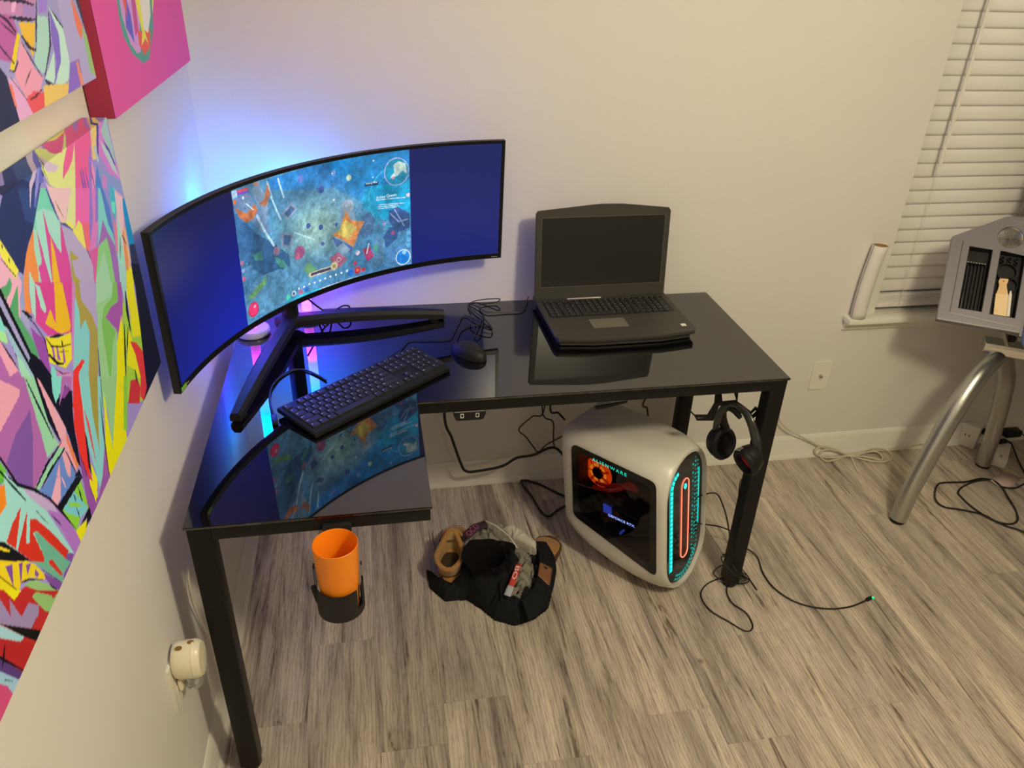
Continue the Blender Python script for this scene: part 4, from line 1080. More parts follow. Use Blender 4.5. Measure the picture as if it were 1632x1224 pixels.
# ------------------------------------------------------------------ two glowing light tubes behind the monitor
def tube_mat():
    m, nt, p = new_mat('light_tube_diffuser')
    N = nt.nodes; L = nt.links
    tc = N.new('ShaderNodeTexCoord'); sp = N.new('ShaderNodeSeparateXYZ'); L.new(tc.outputs['Object'], sp.inputs[0])
    mr = N.new('ShaderNodeMapRange'); mr.inputs[1].default_value = 0.02; mr.inputs[2].default_value = 0.36; L.new(sp.outputs[2], mr.inputs[0])
    r = N.new('ShaderNodeValToRGB'); L.new(mr.outputs[0], r.inputs[0])
    cr = r.color_ramp
    cr.elements[0].position = 0.0; cr.elements[0].color = (1.0, 0.14, 0.70, 1)
    cr.elements[1].position = 1.0; cr.elements[1].color = (0.0, 0.36, 0.66, 1)
    for pos, c in ((0.08, (0.75, 0.08, 1.0)), (0.26, (0.34, 0.03, 1.0)), (0.38, (0.03, 0.035, 1.0)), (0.70, (0.0, 0.06, 1.0)), (0.84, (0.0, 0.17, 0.8))):
        e_ = cr.elements.new(pos); e_.color = c + (1,)
    L.new(r.outputs[0], p.inputs['Emission Color']); 
    st = N.new('ShaderNodeMapRange'); st.interpolation_type = 'SMOOTHSTEP'; st.inputs[1].default_value = 0.03; st.inputs[2].default_value = 0.22
    st.inputs[3].default_value = 2.6 * TUBE_POWER; st.inputs[4].default_value = 80.0 * TUBE_POWER
    L.new(sp.outputs[2], st.inputs[0]); L.new(st.outputs[0], p.inputs['Emission Strength'])
    p.inputs['Base Color'].default_value = (0.5, 0.5, 0.5, 1)
    return m
M['tube'] = tube_mat()
M['disc'] = mat('white_lamp_base', (0.62, 0.60, 0.66), 0.25)
t1p = at(404, 531, 2, DZ)
for (lx, ly, lab) in ((t1p.x, t1p.y, 'glowing colour light tube on a round white base, nearer the left wall'), (0.242, -0.118, 'glowing colour light tube on a round white base, nearer the back wall')):
    t = thing('light_tube', lab, 'lamp', (lx, ly, DZ), 'light tubes behind the monitor')
    MB().lathe([(0, 0.0005), (0.044, 0.0005), (0.046, 0.003), (0.046, 0.012), (0.043, 0.018), (0.030, 0.021), (0.019, 0.022), (0.0, 0.022)], Matrix.Translation((lx, ly, DZ)), 36).build('base', M['disc'], t)
    MB().lathe([(0, 0.022), (0.0135, 0.022), (0.0135, 0.365), (0.012, 0.368), (0, 0.368)], Matrix.Translation((lx, ly, DZ)), 24).build('tube', M['tube'], t)
    MB().lathe([(0, 0.368), (0.0145, 0.368), (0.0145, 0.376), (0, 0.378)], Matrix.Translation((lx, ly, DZ)), 24).build('cap', M['disc'], t)

# ------------------------------------------------------------------ keyboard
KA = R(39.7); KC = Vector((0.4085, -0.5775, DZ))
kb = thing('keyboard', 'black full-size keyboard with white legends lying on the desk', 'keyboard', tuple(KC))
KM = Matrix.Translation(KC) @ Matrix.Rotation(KA, 4, 'Z') @ Matrix.Rotation(R(3.4), 4, 'X')
KM = KM @ Matrix.Translation((0, 0, 0.0115))
KLX, KLY = 0.424, 0.143
MB().boxm(KM, KLX, KLY, 0.013, 0.004).build('case', M['blackp'], kb)
MB().prism(rrect(-KLX / 2 + .004, -KLY / 2 + .004, KLX / 2 - .004, KLY / 2 - .004, .003), KM @ Matrix.Translation((0, 0, 0.0064)), 0.0006).build('key_deck', M['blackm'], kb)
for sx in (-1, 1):
    MB().boxm(Matrix.Translation(KC) @ Matrix.Rotation(KA, 4, 'Z') @ Matrix.Translation((sx * 0.17, 0.058, 0.0045)), 0.02, 0.008, 0.009, 0.001).build('foot', M['blackp'], kb)
U = 0.01845
keymeshes = {}
def key_mesh(w, h):
    kk = (round(w, 4), round(h, 4))
    if kk not in keymeshes:
        m = MB(); t = bmesh.new(); bmesh.ops.create_cube(t, size=1)
        for v in t.verts:
            tp = v.co.z > 0; v.co = Vector((v.co.x * (w - (0.0030 if tp else 0.001)), v.co.y * (h - (0.0030 if tp else 0.001)), v.co.z * 0.0045))
        bmesh.ops.bevel(t, geom=[e_ for e_ in t.edges if e_.verts[0].co.z > 0 and e_.verts[1].co.z > 0], offset=0.0007, segments=1, affect='EDGES')
        m._merge(t); me = bpy.data.meshes.new('key'); m.bm.to_mesh(me); m.bm.free(); me.materials.append(M['key']); me.shade_smooth(); me.set_sharp_from_angle(angle=R(25))
        keymeshes[kk] = me
    return keymeshes[kk]
kx0 = -KLX / 2 + 0.0095; ky0 = KLY / 2 - 0.017
legs = MB()
def add_key(cx, cy, w, h=1.0):
    o = bpy.data.objects.new('key', key_mesh(w * U, h * 0.0188)); C.objects.link(o); o.parent = kb
    Mx = KM @ Matrix.Translation((cx, cy, 0.0085)); Mx.translation = Mx.translation - wpos(kb); o.matrix_basis = Mx
    n = 1
    lx = cx - w * U / 2 + 0.0052; ly = cy + 0.0022
    if w < 4: legs.boxm(KM @ Matrix.Translation((lx + (0.001 if w < 1.3 else 0.0022), ly, 0.01085)), 0.0026 if w < 1.3 else 0.0062, 0.0028 if w < 1.3 else 0.0018, 0.0002)
def krow(y, items, x0):
    x = x0
    for it in items:
        if it < 0: x += -it * U; continue
        add_key(x + it * U / 2, y, it); x += it * U
rowsy = [ky0 - 0.0225 - 0.0188 * i for i in range(5)]
add_key_y = ky0
krow(ky0, [1, -1, 1, 1, 1, 1, -.5, 1, 1, 1, 1, -.5, 1, 1, 1, 1, -.25, 1, 1, 1, -.25, 1, 1, 1, 1], kx0)
krow(rowsy[0], [1] * 13 + [2, -.25, 1, 1, 1, -.25, 1, 1, 1, 1], kx0)
krow(rowsy[1], [1.5] + [1] * 12 + [1.5, -.25, 1, 1, 1, -.25, 1, 1, 1], kx0)
krow(rowsy[2], [1.75] + [1] * 11 + [2.25, -3.5, 1, 1, 1], kx0)
krow(rowsy[3], [2.25] + [1] * 10 + [2.75, -1.25, 1, -1.25, 1, 1, 1], kx0)
krow(rowsy[4], [1.25, 1.25, 1.25, 6.25, 1.25, 1.25, 1.25, 1.25, -.25, 1, 1, 1, -.25, 2, 1], kx0)
xr = kx0 + 21.5 * U + U / 2
add_key(xr, (rowsy[1] + rowsy[2]) / 2, 1, 2); add_key(xr, (rowsy[3] + rowsy[4]) / 2, 1, 2)
lo = legs.build('key_legends', M['legend'], kb, smooth=False); lo['kind'] = 'stuff'
MB().boxm(KM @ Matrix.Translation((kx0 + 12.4 * U + 0.09, ky0 + 0.0105, 0.0072)), 0.003, 0.0012, 0.0006).build('indicator', glow('white_led', (0.8, 0.9, 1.0), 3.0), kb)

# ------------------------------------------------------------------ mouse
ma = R(-50); MC = Vector((0.676, -0.4125, DZ))
ms = thing('mouse', 'black computer mouse on the glass desk right of the keyboard', 'mouse', tuple(MC))
MM = Matrix.Translation(MC) @ Matrix.Rotation(ma, 4, 'Z')
def mouse_fn(u, v, lift=0.0):
    a = 2 * PI * u; ph = v * PI / 2
    x = math.cos(a); y = math.sin(a)
    r = math.cos(ph) ** 0.55 if ph < PI / 2 - 1e-4 else 0
    wx = 0.058 * x; wy = 0.031 * y * (1 - 0.10 * x)
    z = 0.032 * math.sin(ph) ** 0.8 * (1 - 0.22 * (x * r - 0.1) ** 2) 
    return MM @ Vector((wx * r, wy * r, 0.0015 + z + lift))
MB().grid(lambda u, v: mouse_fn(u, v), 40, 16, closeu=True).build('body', M['blackm'], ms)
MB().lathe([(0, 0), (0.0045, 0), (0.0055, 0.002), (0.0055, 0.005), (0.0045, 0.007), (0, 0.007)], MM @ Matrix.Translation((-0.034, -0.0035, 0.0255)) @ Matrix.Rotation(R(-90), 4, 'X'), 16).build('scroll_wheel', M['legend'] if False else M['blackp'], ms)
MB().tube([MM @ Vector((-0.058, 0, 0.012)), MM @ Vector((-0.045, 0, 0.0250)), MM @ Vector((-0.012, 0, 0.0330))], 0.0008, 5).build('button_seam', M['cable'], ms)

def cable(name, label, pts, r=0.0022, m='cable', smooth=8, group=None, cat='cable', closed=False):
    o = MB().tube(pts, r, 8, closed, smooth).build(name, M[m])
    return tag(o, label, cat, group)
def dz(u, v, h=0.0035):
    return at(u, v, 2, DZ + h)
mfront = MM @ Vector((-0.055, 0, 0.012))
cable('mouse_cable', 'thin black mouse cable tangled on the desk towards the laptop', [mfront, dz(733, 530), dz(745, 521), dz(770, 517), dz(784, 523), dz(780, 532, .006), dz(752, 520, .008), dz(751, 500, .004), dz(746, 487), dz(760, 479, .004), dz(795, 476, .02), dz(790, 482, .006), dz(765, 486, .006), dz(775, 497, .006), dz(805, 498), dz(832, 496), dz(838, 484, .006), dz(842, 473, .010)], 0.0016)
cable('keyboard_cable', 'thin black keyboard cable curving over the desk behind the keyboard', [KM @ Vector((0.10, KLY / 2, 0)), dz(640, 556), dz(653, 543), dz(680, 542), dz(714, 541), dz(722, 534), dz(730, 518), dz(740, 503), dz(762, 512, .007), dz(783, 522, .004), dz(770, 507, .007), dz(750, 492, .004), dz(748, 484, .004), dz(770, 496, .008), dz(762, 520, .008), dz(757, 536, .006), dz(766, 528, .01), dz(772, 500, .006)], 0.0016)
cable('monitor_cable', 'black cable curling from behind the monitor stand to the keyboard', [Vector((HUB.x + .03, HUB.y + .035, DZ + 0.10)), dz(520, 497, .02), dz(553, 494, .012), dz(556, 488, .03), dz(545, 488, .035), dz(530, 500, .01), dz(520, 520, .02) , dz(505, 506, .004)], 0.0026)
cp = cable('usb_cable', 'black cable with a plug end lying left of the keyboard', [dz(437, 664, .004), dz(430, 640), dz(433, 617), dz(448, 600), dz(466, 590), dz(487, 590), dz(506, 598), dz(520, 606)], 0.0026)
MB().bar(dz(439, 676, .005), dz(436, 662, .005), 0.013, 0.008, bev=0.002).build('plug', M['blackp'], cp)

# ------------------------------------------------------------------ laptop
lap = thing('laptop', 'open black gaming laptop with a blank dark screen on the desk', 'laptop', (1.12, -0.24, DZ))
la = R(1.0)
LM = Matrix.Translation((1.119, -0.2535, DZ)) @ Matrix.Rotation(la, 4, 'Z')
hwL = 0.206
base = [(-hwL, 0.150), (-hwL, -0.128), (-hwL + 0.008, -0.143), (-0.10, -0.158), (0.10, -0.158), (hwL - 0.008, -0.143), (hwL, -0.128), (hwL, 0.150), (0.15, 0.166), (-0.15, 0.166)]
low = [(x_ * 0.955, y_ * 0.93) for x_, y_ in base]
b = MB(); bm = b.bm
rings = []
for pl, z in ((low, 0.003), (low, 0.012), ([(x_ * 0.992, y_ * 0.99) for x_, y_ in base], 0.017), (base, 0.021), (base, 0.027), ([(x_ * 0.996, y_ * 0.996) for x_, y_ in base], 0.029)):
    rings.append([bm.verts.new(LM @ Vector((p[0], p[1], z))) for p in pl])
n = len(base)
for i in range(len(rings) - 1):
    for k in range(n): bm.faces.new((rings[i][k], rings[i][(k + 1) % n], rings[i + 1][(k + 1) % n], rings[i + 1][k]))
bm.faces.new(rings[0][::-1]); bm.faces.new(rings[-1])
b.build('base', M['laptop'], lap)
for sx in (-1, 1):
    MB().boxm(LM @ Matrix.Translation((sx * 0.13, -0.12, 0.0016)), 0.06, 0.012, 0.0032, 0.001).build('foot', M['blackp'], lap)
    MB().boxm(LM @ Matrix.Translation((sx * 0.13, 0.12, 0.0016)), 0.06, 0.012, 0.0032, 0.001).build('foot', M['blackp'], lap)
MB().prism(rrect(-0.190, -0.012, 0.190, 0.100, 0.004), LM @ Matrix.Translation((0, 0, 0.0285)), 0.0007).build('key_deck', M['blackm'], lap)
lk = MB(); rr = random.Random(2)
for r_ in range(6):
    y = 0.091 - r_ * 0.0182; x = -0.186
    hh = 0.0155
    while x < 0.185:
        w = 0.0178
        if r_ == 5 and -0.11 < x < -0.09: w = 0.105
        if r_ in (2, 3, 4) and x < -0.160 and x > -0.168: w = 0.026
        if x + w > 0.190: break
        if not (r_ >= 4 and 0.085 < x < 0.10):
            lk.boxm(LM @ Matrix.Translation((x + w / 2, y, 0.0302)), w - 0.0034, hh, 0.0022, 0.0004, 1)
        x += w + (0.004 if abs(x + 0.168) < 0.002 or abs(x - 0.105) < 0.009 else 0.0)
q = lk.build('keys', M['key'], lap); q['kind'] = 'stuff'
lgd = MB(); rr = random.Random(4)
for r_ in range(6):
    for k in range(20):
        if rr.random() < 0.85 and not (r_ == 5 and 4 < k < 10): lgd.boxm(LM @ Matrix.Translation((-0.181 + k * 0.0187, 0.0935 - r_ * 0.0182, 0.03135)), 0.0034, 0.0028, 0.0002)
q = lgd.build('key_legends', mat('dim_key_print', (0.32, 0.31, 0.24), 0.5), lap, smooth=False); q['kind'] = 'stuff'
MB().prism(rrect(-0.068, -0.094, 0.036, -0.036, 0.003), LM @ Matrix.Translation((-0.015, 0, 0.0285)), 0.0009).build('touchpad', M['touchpad'], lap)
MB().prism(rrect(0.171, -0.112, 0.186, -0.097, 0.001), LM @ Matrix.Translation((0, 0, 0.0288)), 0.0004).build('sticker', M['white_sticker'], lap)
MB().boxm(LM @ Matrix.Translation((-0.055, 0.112, 0.0300)), 0.105, 0.006, 0.0012, 0.0004).build('light_bar', mat('pale_strip', (0.8, 0.78, 0.66), 0.4), lap)
# lid leaning back a little
lidM = LM @ Matrix.Translation((0, 0.1245, 0.024)) @ Matrix.Rotation(R(90 - 6.5), 4, 'X')
LH = 0.270
lid = [(-hwL, 0.0), (hwL, 0.0), (hwL, LH - 0.012), (hwL - 0.006, LH - 0.003), (0.055, LH + 0.012), (-0.012, LH + 0.013), (-hwL + 0.006, LH - 0.003), (-hwL, LH - 0.012)]
lm = MB().prism(lid, lidM @ Matrix.Translation((0, 0, -0.011)), 0.011)
bmesh.ops.bevel(lm.bm, geom=[e_ for e_ in lm.bm.edges if len(e_.link_faces) == 2 and e_.calc_face_angle(0) > 1.2], offset=0.0018, segments=2, affect='EDGES')
lo = lm.build('lid', M['laptop'], lap)
MB().prism([(-0.188, 0.040), (0.188, 0.040), (0.188, 0.247), (-0.188, 0.247)], lidM @ Matrix.Translation((0, 0, 0.0001)), 0.0006).build('screen', M['lapscreen'], lo)
fr = MB()
for a in ((-0.1895, 0.0385, 0.1895, 0.0395), (-0.1895, 0.2475, 0.1895, 0.2485), (-0.1895, 0.0385, -0.1885, 0.2485), (0.1885, 0.0385, 0.1895, 0.2485)):
    fr.prism([(a[0], a[1]), (a[2], a[1]), (a[2], a[3]), (a[0], a[3])], lidM @ Matrix.Translation((0, 0, 0.0001)), 0.0011)
fr.build('screen_seal', M['touchpad'], lo)
MB().tube([lidM @ Vector((-0.165, 0.001, -0.006)), lidM @ Vector((0.165, 0.001, -0.006))], 0.0085, 12).build('hinge', M['blackp'], lap)

# ------------------------------------------------------------------ white desktop PC tower
PX, PY, PYAW, PSH = 1.3098, -0.6152, -0.86935, 0.14166
pf = Vector((math.cos(PYAW), math.sin(PYAW), 0)); prr = Vector((pf.y, -pf.x, 0))
def pc(w, d, z):
    """w towards the window side, d back from the front, z up; the whole case leans back a little"""
    return Vector((PX, PY, 0)) - pf * (d + PSH * z) + prr * w + Vector((0, 0, z))
def pcM(o, xa, ya, za):
    """matrix whose axes are given as (w, d, z) directions"""
    f = lambda a: pc(*a) - pc(0, 0, 0)
    return frame(pc(*o), f(xa), f(ya), f(za))
tower = thing('desktop_computer', 'white rounded desktop computer tower with glowing oval front and side window', 'computer', tuple(pc(0, 0.18, 0)))
WC = -0.0205
def section(hw_, z0, z1, r, n=9):
    pts = []; zc = 0
    for cx, cz, a in ((hw_ - r, z1 - r, 0), (-hw_ + r, z1 - r, 90), (-hw_ + r, z0 + r, 180), (hw_ - r, z0 + r, 270)):
        for k in range(n + 1):
            t = R(a + 90 * k / n); pts.append((WC + cx + r * math.cos(t), cz + r * math.sin(t)))
    return pts
SEC = [(0.000, 0.112, 0.016, 0.466, 0.1118), (0.004, 0.1155, 0.0125, 0.470, 0.1153), (0.012, 0.118, 0.011, 0.472, 0.114), (0.035, 0.121, 0.012, 0.473, 0.098), (0.07, 0.1225, 0.016, 0.473, 0.080),
       (0.12, 0.1225, 0.022, 0.472, 0.066), (0.20, 0.1225, 0.034, 0.470, 0.058), (0.27, 0.122, 0.052, 0.467, 0.054), (0.32, 0.1215, 0.075, 0.464, 0.050), (0.345, 0.119, 0.095, 0.460, 0.046), (0.356, 0.114, 0.108, 0.453, 0.040), (0.358, 0.104, 0.120, 0.440, 0.030)]
sh = MB(); bm = sh.bm; rings = []
for d, h_, z0, z1, r in SEC:
    h_ += 0.0105; r = min(r + 0.009, h_ - 0.0002)
    rings.append([bm.verts.new(pc(w, d, z)) for w, z in section(h_, z0, z1, r)])
n = len(rings[0])
for i in range(len(rings) - 1):
    for k in range(n): bm.faces.new((rings[i][k], rings[i][(k + 1) % n], rings[i + 1][(k + 1) % n], rings[i + 1][k]))
bm.faces.new(rings[0][::-1]); bm.faces.new(rings[-1])
shell = sh.build('shell', M['pcwhite'], tower)
WQ = [(0.024, 0.424), (0.312, 0.425), (0.320, 0.170), (0.024, 0.104)]   # window outline (d, z)
def wq(a, b):
    """bilinear position inside the window, a 0..1 front to back, b 0..1 bottom to top"""
    t0 = Vector(WQ[3]) * (1 - a) + Vector(WQ[2]) * a; t1 = Vector(WQ[0]) * (1 - a) + Vector(WQ[1]) * a
    return t0 * (1 - b) + t1 * b
def round_quad(q, r, n=5):
    out = []
    for i in range(4):
        p = Vector(q[i]); a = (Vector(q[i - 1]) - p).normalized(); b = (Vector(q[(i + 1) % 4]) - p).normalized()
        s = p + a * r; e_ = p + b * r
        for k in range(n + 1):
            t = k / n; out.append(tuple(s * (1 - t) ** 2 + p * 2 * t * (1 - t) + e_ * t * t))
    return out
SW = 0.1126                                                             # the window plane (w)
sideM = pcM((SW, 0, 0), (0, 1, 0), (0, 0, 1), (1, 0, 0))
inner = [tuple(wq(0.07, 0.08)), tuple(wq(0.93, 0.08)), tuple(wq(0.93, 0.93)), tuple(wq(0.07, 0.93))]
# hollow for the window and for the front
cut1 = MB().prism(round_quad(inner, 0.012), pcM((-0.085, 0, 0), (0, 1, 0), (0, 0, 1), (1, 0, 0)), 0.40).build('cut', None, None)
fo_hw, fo0, fo1 = 0.1145, 0.024, 0.458
fsec = lambda hw_, z0, z1, cw=WC: [(p[0] - WC + cw, p[1]) for p in section(hw_, z0, z1, hw_ * 0.999)]
cut2 = MB().prism(fsec(fo_hw, fo0, fo1), pcM((0, 0.016, 0), (1, 0, 0), (0, 0, 1), (0, -1, 0)), 0.05).build('cut', None, None)
for c_ in (cut1, cut2):
    md = shell.modifiers.new('cut', 'BOOLEAN'); md.operation = 'DIFFERENCE'; md.solver = 'EXACT'
    md.object = c_
    c_.location = Vector((0, 0, 0))
bpy.context.view_layer.update()
dg = bpy.context.evaluated_depsgraph_get()
nm = bpy.data.meshes.new_from_object(shell.evaluated_get(dg)); shell.modifiers.clear(); shell.data = nm
nm.shade_smooth(); nm.set_sharp_from_angle(angle=R(30))
for c_ in (cut1, cut2): bpy.data.objects.remove(c_)
# window frame and glass
wf = MB().prism(round_quad(WQ, 0.022), sideM, 0.0016, [round_quad(inner, 0.012)[::-1]])
wfo = wf.build('window_frame', mat('gloss_black_frame', (0.008, 0.008, 0.009), 0.12, var=0), tower)
MB().prism(round_quad(inner, 0.012), sideM @ Matrix.Translation((0, 0, 0.0004)), 0.0008).build('window_glass', tinted_glass('smoked_glass', (0.42, 0.40, 0.42)), tower)
# liner box (five sides) so the hollow reads dark
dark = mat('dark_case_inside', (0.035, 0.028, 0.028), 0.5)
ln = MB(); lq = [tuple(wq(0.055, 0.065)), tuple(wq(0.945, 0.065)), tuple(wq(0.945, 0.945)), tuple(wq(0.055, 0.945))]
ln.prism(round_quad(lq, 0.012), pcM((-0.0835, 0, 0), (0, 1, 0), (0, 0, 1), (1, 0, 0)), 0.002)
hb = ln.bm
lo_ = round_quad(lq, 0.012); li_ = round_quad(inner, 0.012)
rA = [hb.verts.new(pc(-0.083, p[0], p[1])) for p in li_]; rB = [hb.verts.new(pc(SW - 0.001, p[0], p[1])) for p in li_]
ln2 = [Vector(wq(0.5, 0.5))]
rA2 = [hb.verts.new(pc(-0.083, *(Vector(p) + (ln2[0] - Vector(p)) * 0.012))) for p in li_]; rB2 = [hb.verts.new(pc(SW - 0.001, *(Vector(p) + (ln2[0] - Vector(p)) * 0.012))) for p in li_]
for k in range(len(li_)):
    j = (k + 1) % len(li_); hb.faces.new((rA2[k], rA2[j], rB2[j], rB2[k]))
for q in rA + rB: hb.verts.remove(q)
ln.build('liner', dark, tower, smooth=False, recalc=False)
# inside: cooler fan, coolant tubes, graphics card, lights
def pcw(u, v, w):
    """photo pixel -> (d, z) on the upright plane w inside the case"""
    d_ = at(u, v, 2, 0) - CAM; P0 = pc(w, 0, 0); t = (P0 - CAM).dot(prr) / d_.dot(prr); X = CAM + d_ * t
    return (-(X - P0).dot(pf) - PSH * X.z, X.z)
fc = pcw(955, 752, 0.055)
fanM = pcM((0.055, fc[0], fc[1]), (0, 1, 0), (0, 0, 1), (1, 0, 0))
fan = MB().prism(circ(0, 0, 0.046, 40), fanM, 0.006, [circ(0, 0, 0.020, 28)[::-1]]).build('fan_ring', glow('orange_fan_glow', (1.0, 0.085, 0.004), 2.6), tower)
MB().prism(circ(0, 0, 0.0185, 28), fanM, 0.010).build('fan_hub', mat('red_lit_hub', (0.3, 0.03, 0.02), 0.4), fan)
MB().prism(circ(0, 0, 0.030, 32), fanM @ Matrix.Translation((0, 0, 0.0062)), 0.0006, [circ(0, 0, 0.021, 28)[::-1]]).build('fan_inner_glow', glow('yellow_fan_glow', (1.0, 0.30, 0.02), 3.2), fan)
for k in range(7):
    a = 2 * PI * k / 7
    MB().boxm(fanM @ Matrix.Rotation(a, 4, 'Z') @ Matrix.Translation((0.032, 0, 0.0072)) @ Matrix.Rotation(R(30), 4, 'X'), 0.024, 0.010, 0.0012).build('fan_blade', glow('fan_blade_red', (1.0, 0.05, 0.0), 1.2), fan)
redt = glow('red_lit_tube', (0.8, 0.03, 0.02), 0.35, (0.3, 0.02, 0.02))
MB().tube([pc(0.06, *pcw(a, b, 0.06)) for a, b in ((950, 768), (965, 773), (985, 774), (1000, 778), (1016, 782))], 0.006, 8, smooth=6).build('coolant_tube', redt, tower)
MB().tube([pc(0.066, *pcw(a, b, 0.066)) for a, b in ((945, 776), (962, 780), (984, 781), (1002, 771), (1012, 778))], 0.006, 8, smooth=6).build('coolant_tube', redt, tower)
gd = MB(); gd.boxm(pcM((0.015, pcw(1002, 815, .08)[0], pcw(1002, 815, .08)[1]), (1, 0, 0), (0, 1, 0), (0, 0, 1)), 0.13, 0.18, 0.042, 0.006)
gd.build('graphics_card', mat('dark_red_lit_card', (0.09, 0.02, 0.02), 0.35), tower)
led = glow('blue_white_led', (0.30, 0.45, 1.0), 8.0); ledb = glow('blue_led', (0.05, 0.12, 1.0), 1.6)
lt = text_mesh('GEFORCE RTX', 0.016, 0.0003, 1.0)
lq0 = pcw(969, 822, .084); lq1 = pcw(1011, 841, .084); lw_ = max(v.co.x for v in lt.vertices)
for v in lt.vertices: v.co = pc(0.084 + v.co.z, lq0[0] + (lq1[0] - lq0[0]) * v.co.x / lw_, lq0[1] + (lq1[1] - lq0[1]) * v.co.x / lw_ + v.co.y * 0.72)
link('card_lettering', lt, led, tower, False)
MB().boxm(pcM((0.083, *pcw(968, 812, .083)), (1, 0, 0), (0, 1, 0), (0, 0, 1)), 0.002, 0.03, 0.03, 0.0005).build('card_light', ledb, tower)
MB().boxm(pcM((0.07, *pcw(980, 844, .07)), (1, 0, 0), (0, 1, 0), (0, 0, 1)), 0.03, 0.06, 0.012, 0.003).build('board_light', glow('dim_blue', (0.1, 0.2, 1.0), 0.8, (0.1, 0.1, 0.2)), tower)
bd = MB(); rb = random.Random(3)
for _ in range(26):
    d_ = rb.uniform(0.06, 0.28); z_ = rb.uniform(0.15, 0.37)
    bd.boxm(pcM((-0.075, d_, z_), (1, 0, 0), (0, 1, 0), (0, 0, 1)), rb.uniform(0.01, 0.03), rb.uniform(0.008, 0.05), rb.uniform(0.006, 0.03), 0.001)
q = bd.build('board_parts', mat('circuit_parts', (0.05, 0.035, 0.04), 0.4), tower); q['kind'] = 'stuff'
tm = text_mesh('ALIENWARE', 0.0185, 0.0003, 1.40)
for v in tm.vertices: v.co = pc(SW + 0.0018 + v.co.z, 0.238 - v.co.x * 0.90, 0.4005 + v.co.y * 0.82)
link('lettering', tm, glow('teal_led_letters', (0.0, 0.66, 0.46), 1.1), wfo, False)
# front: recessed black oval with teal and red light loops
FW = -0.022
frontM = lambda d: pcM((0, d, 0), (1, 0, 0), (0, 0, 1), (0, -1, 0))
fp = MB().prism(fsec(fo_hw - 0.0004, fo0 + 0.0004, fo1 - 0.0004), frontM(0.0155), 0.004).build('front_panel', mat('gloss_black_panel', (0.006, 0.012, 0.014), 0.08, var=0), tower)
teal = glow('teal_led', (0.02, 0.85, 0.68), 2.4); teald = glow('teal_dim', (0.0, 0.50, 0.42), 0.8); tealh = glow('teal_halo', (0.0, 0.5, 0.45), 0.8, (0, .06, .06))
redl = glow('red_led', (1.0, 0.16, 0.09), 2.6)
def stad(cw, hw_, z0, z1, n=12):
    pts = []
    for a in range(n + 1): t = PI * a / n; pts.append((cw + hw_ * math.cos(t), z1 - hw_ + hw_ * math.sin(t)))
    for a in range(n + 1): t = PI + PI * a / n; pts.append((cw + hw_ * math.cos(t), z0 + hw_ + hw_ * math.sin(t)))
    return pts
FD = 0.0105
MB().tube([pc(w, FD - 0.001, z) for w, z in stad(FW - 0.006, 0.021, 0.098, 0.372)], 0.0014, 6, True).build('red_light_loop', redl, fp)
MB().prism(stad(FW - 0.006, 0.019, 0.100, 0.370), frontM(FD + 0.001), 0.0008).build('centre_bar', mat('dark_red_bar', (0.06, 0.012, 0.014), 0.25), fp)
MB().prism(circ(FW - 0.006, 0.347, 0.0065, 14, 1.35), frontM(FD - 0.0006), 0.001).build('power_button', teal, fp)
# row of bright dashes at the left, curling over the top
path = [(0.050, 0.095 + 0.0148 * k) for k in range(19)] + [(0.047, 0.378), (0.040, 0.391), (0.029, 0.401), (0.016, 0.4065)]
def dirs(i):
    a = path[max(i - 1, 0)]; b = path[min(i + 1, len(path) - 1)]
    return math.atan2(b[1] - a[1], b[0] - a[0])
hm = MB()
for side in (0,):
    hm.prism([(0.061, 0.088), (0.040, 0.088), (0.040, 0.372), (0.030, 0.392), (0.014, 0.400), (0.012, 0.414), (0.036, 0.409), (0.053, 0.392), (0.061, 0.372)], frontM(FD + 0.001), 0.0006)
hm.build('teal_channel', tealh, fp)
for i, (w, z) in enumerate(path):
    MB().boxm(frontM(FD - 0.0004) @ Matrix.Translation((w, z, 0)) @ Matrix.Rotation(dirs(i), 4, 'Z'), 0.0082, 0.0075, 0.0014, 0.0004, 1).build('led_dash', teal, fp)
# honeycomb of small triangles down the right, round the bottom and at the top right
lat = MB(); rb = random.Random(8)
for col_, (w, z0, z1) in enumerate(((-0.074, 0.10, 0.405), (-0.088, 0.075, 0.418), (-0.102, 0.10, 0.408))):
    z = z0; k = 0
    while z < z1:
        s = 0.0046 * rb.choice((1, 1, 0.7, 0.4))
        sgn = 1 if (k + col_) % 2 else -1
        lat.prism([(w - s, z - s * .6 * sgn), (w + s, z - s * .6 * sgn), (w, z + s * .9 * sgn)][::sgn], frontM(FD - 0.0002), 0.0008); z += 0.0142; k += 1
for r_, a0, a1 in ((0.083, 195, 300), (0.071, 200, 300)):
    for k in range(12):
        a = R(a0 + (a1 - a0) * k / 11); w = FW + 0.004 + r_ * math.cos(a); z = 0.118 + r_ * math.sin(a)
        if w < 0.05: lat.prism([(w - .004, z - .003), (w + .005, z - .003), (w, z + .0045)], frontM(FD - 0.0002), 0.0008)
q = lat.build('honeycomb_lights', teald, fp); q['kind'] = 'stuff'
MB().boxm(frontM(FD - 0.0004) @ Matrix.Translation((-0.1115, 0.27, 0)), 0.0022, 0.20, 0.001).build('teal_edge_line', glow('teal_edge', (0.0, 0.75, 0.65), 1.6), fp)
for z in (0.150, 0.162, 0.176):
    MB().boxm(frontM(FD - 0.0006) @ Matrix.Translation((-0.104, z, 0)), 0.010, 0.005, 0.002, 0.0004).build('port', M['blackp'], fp)
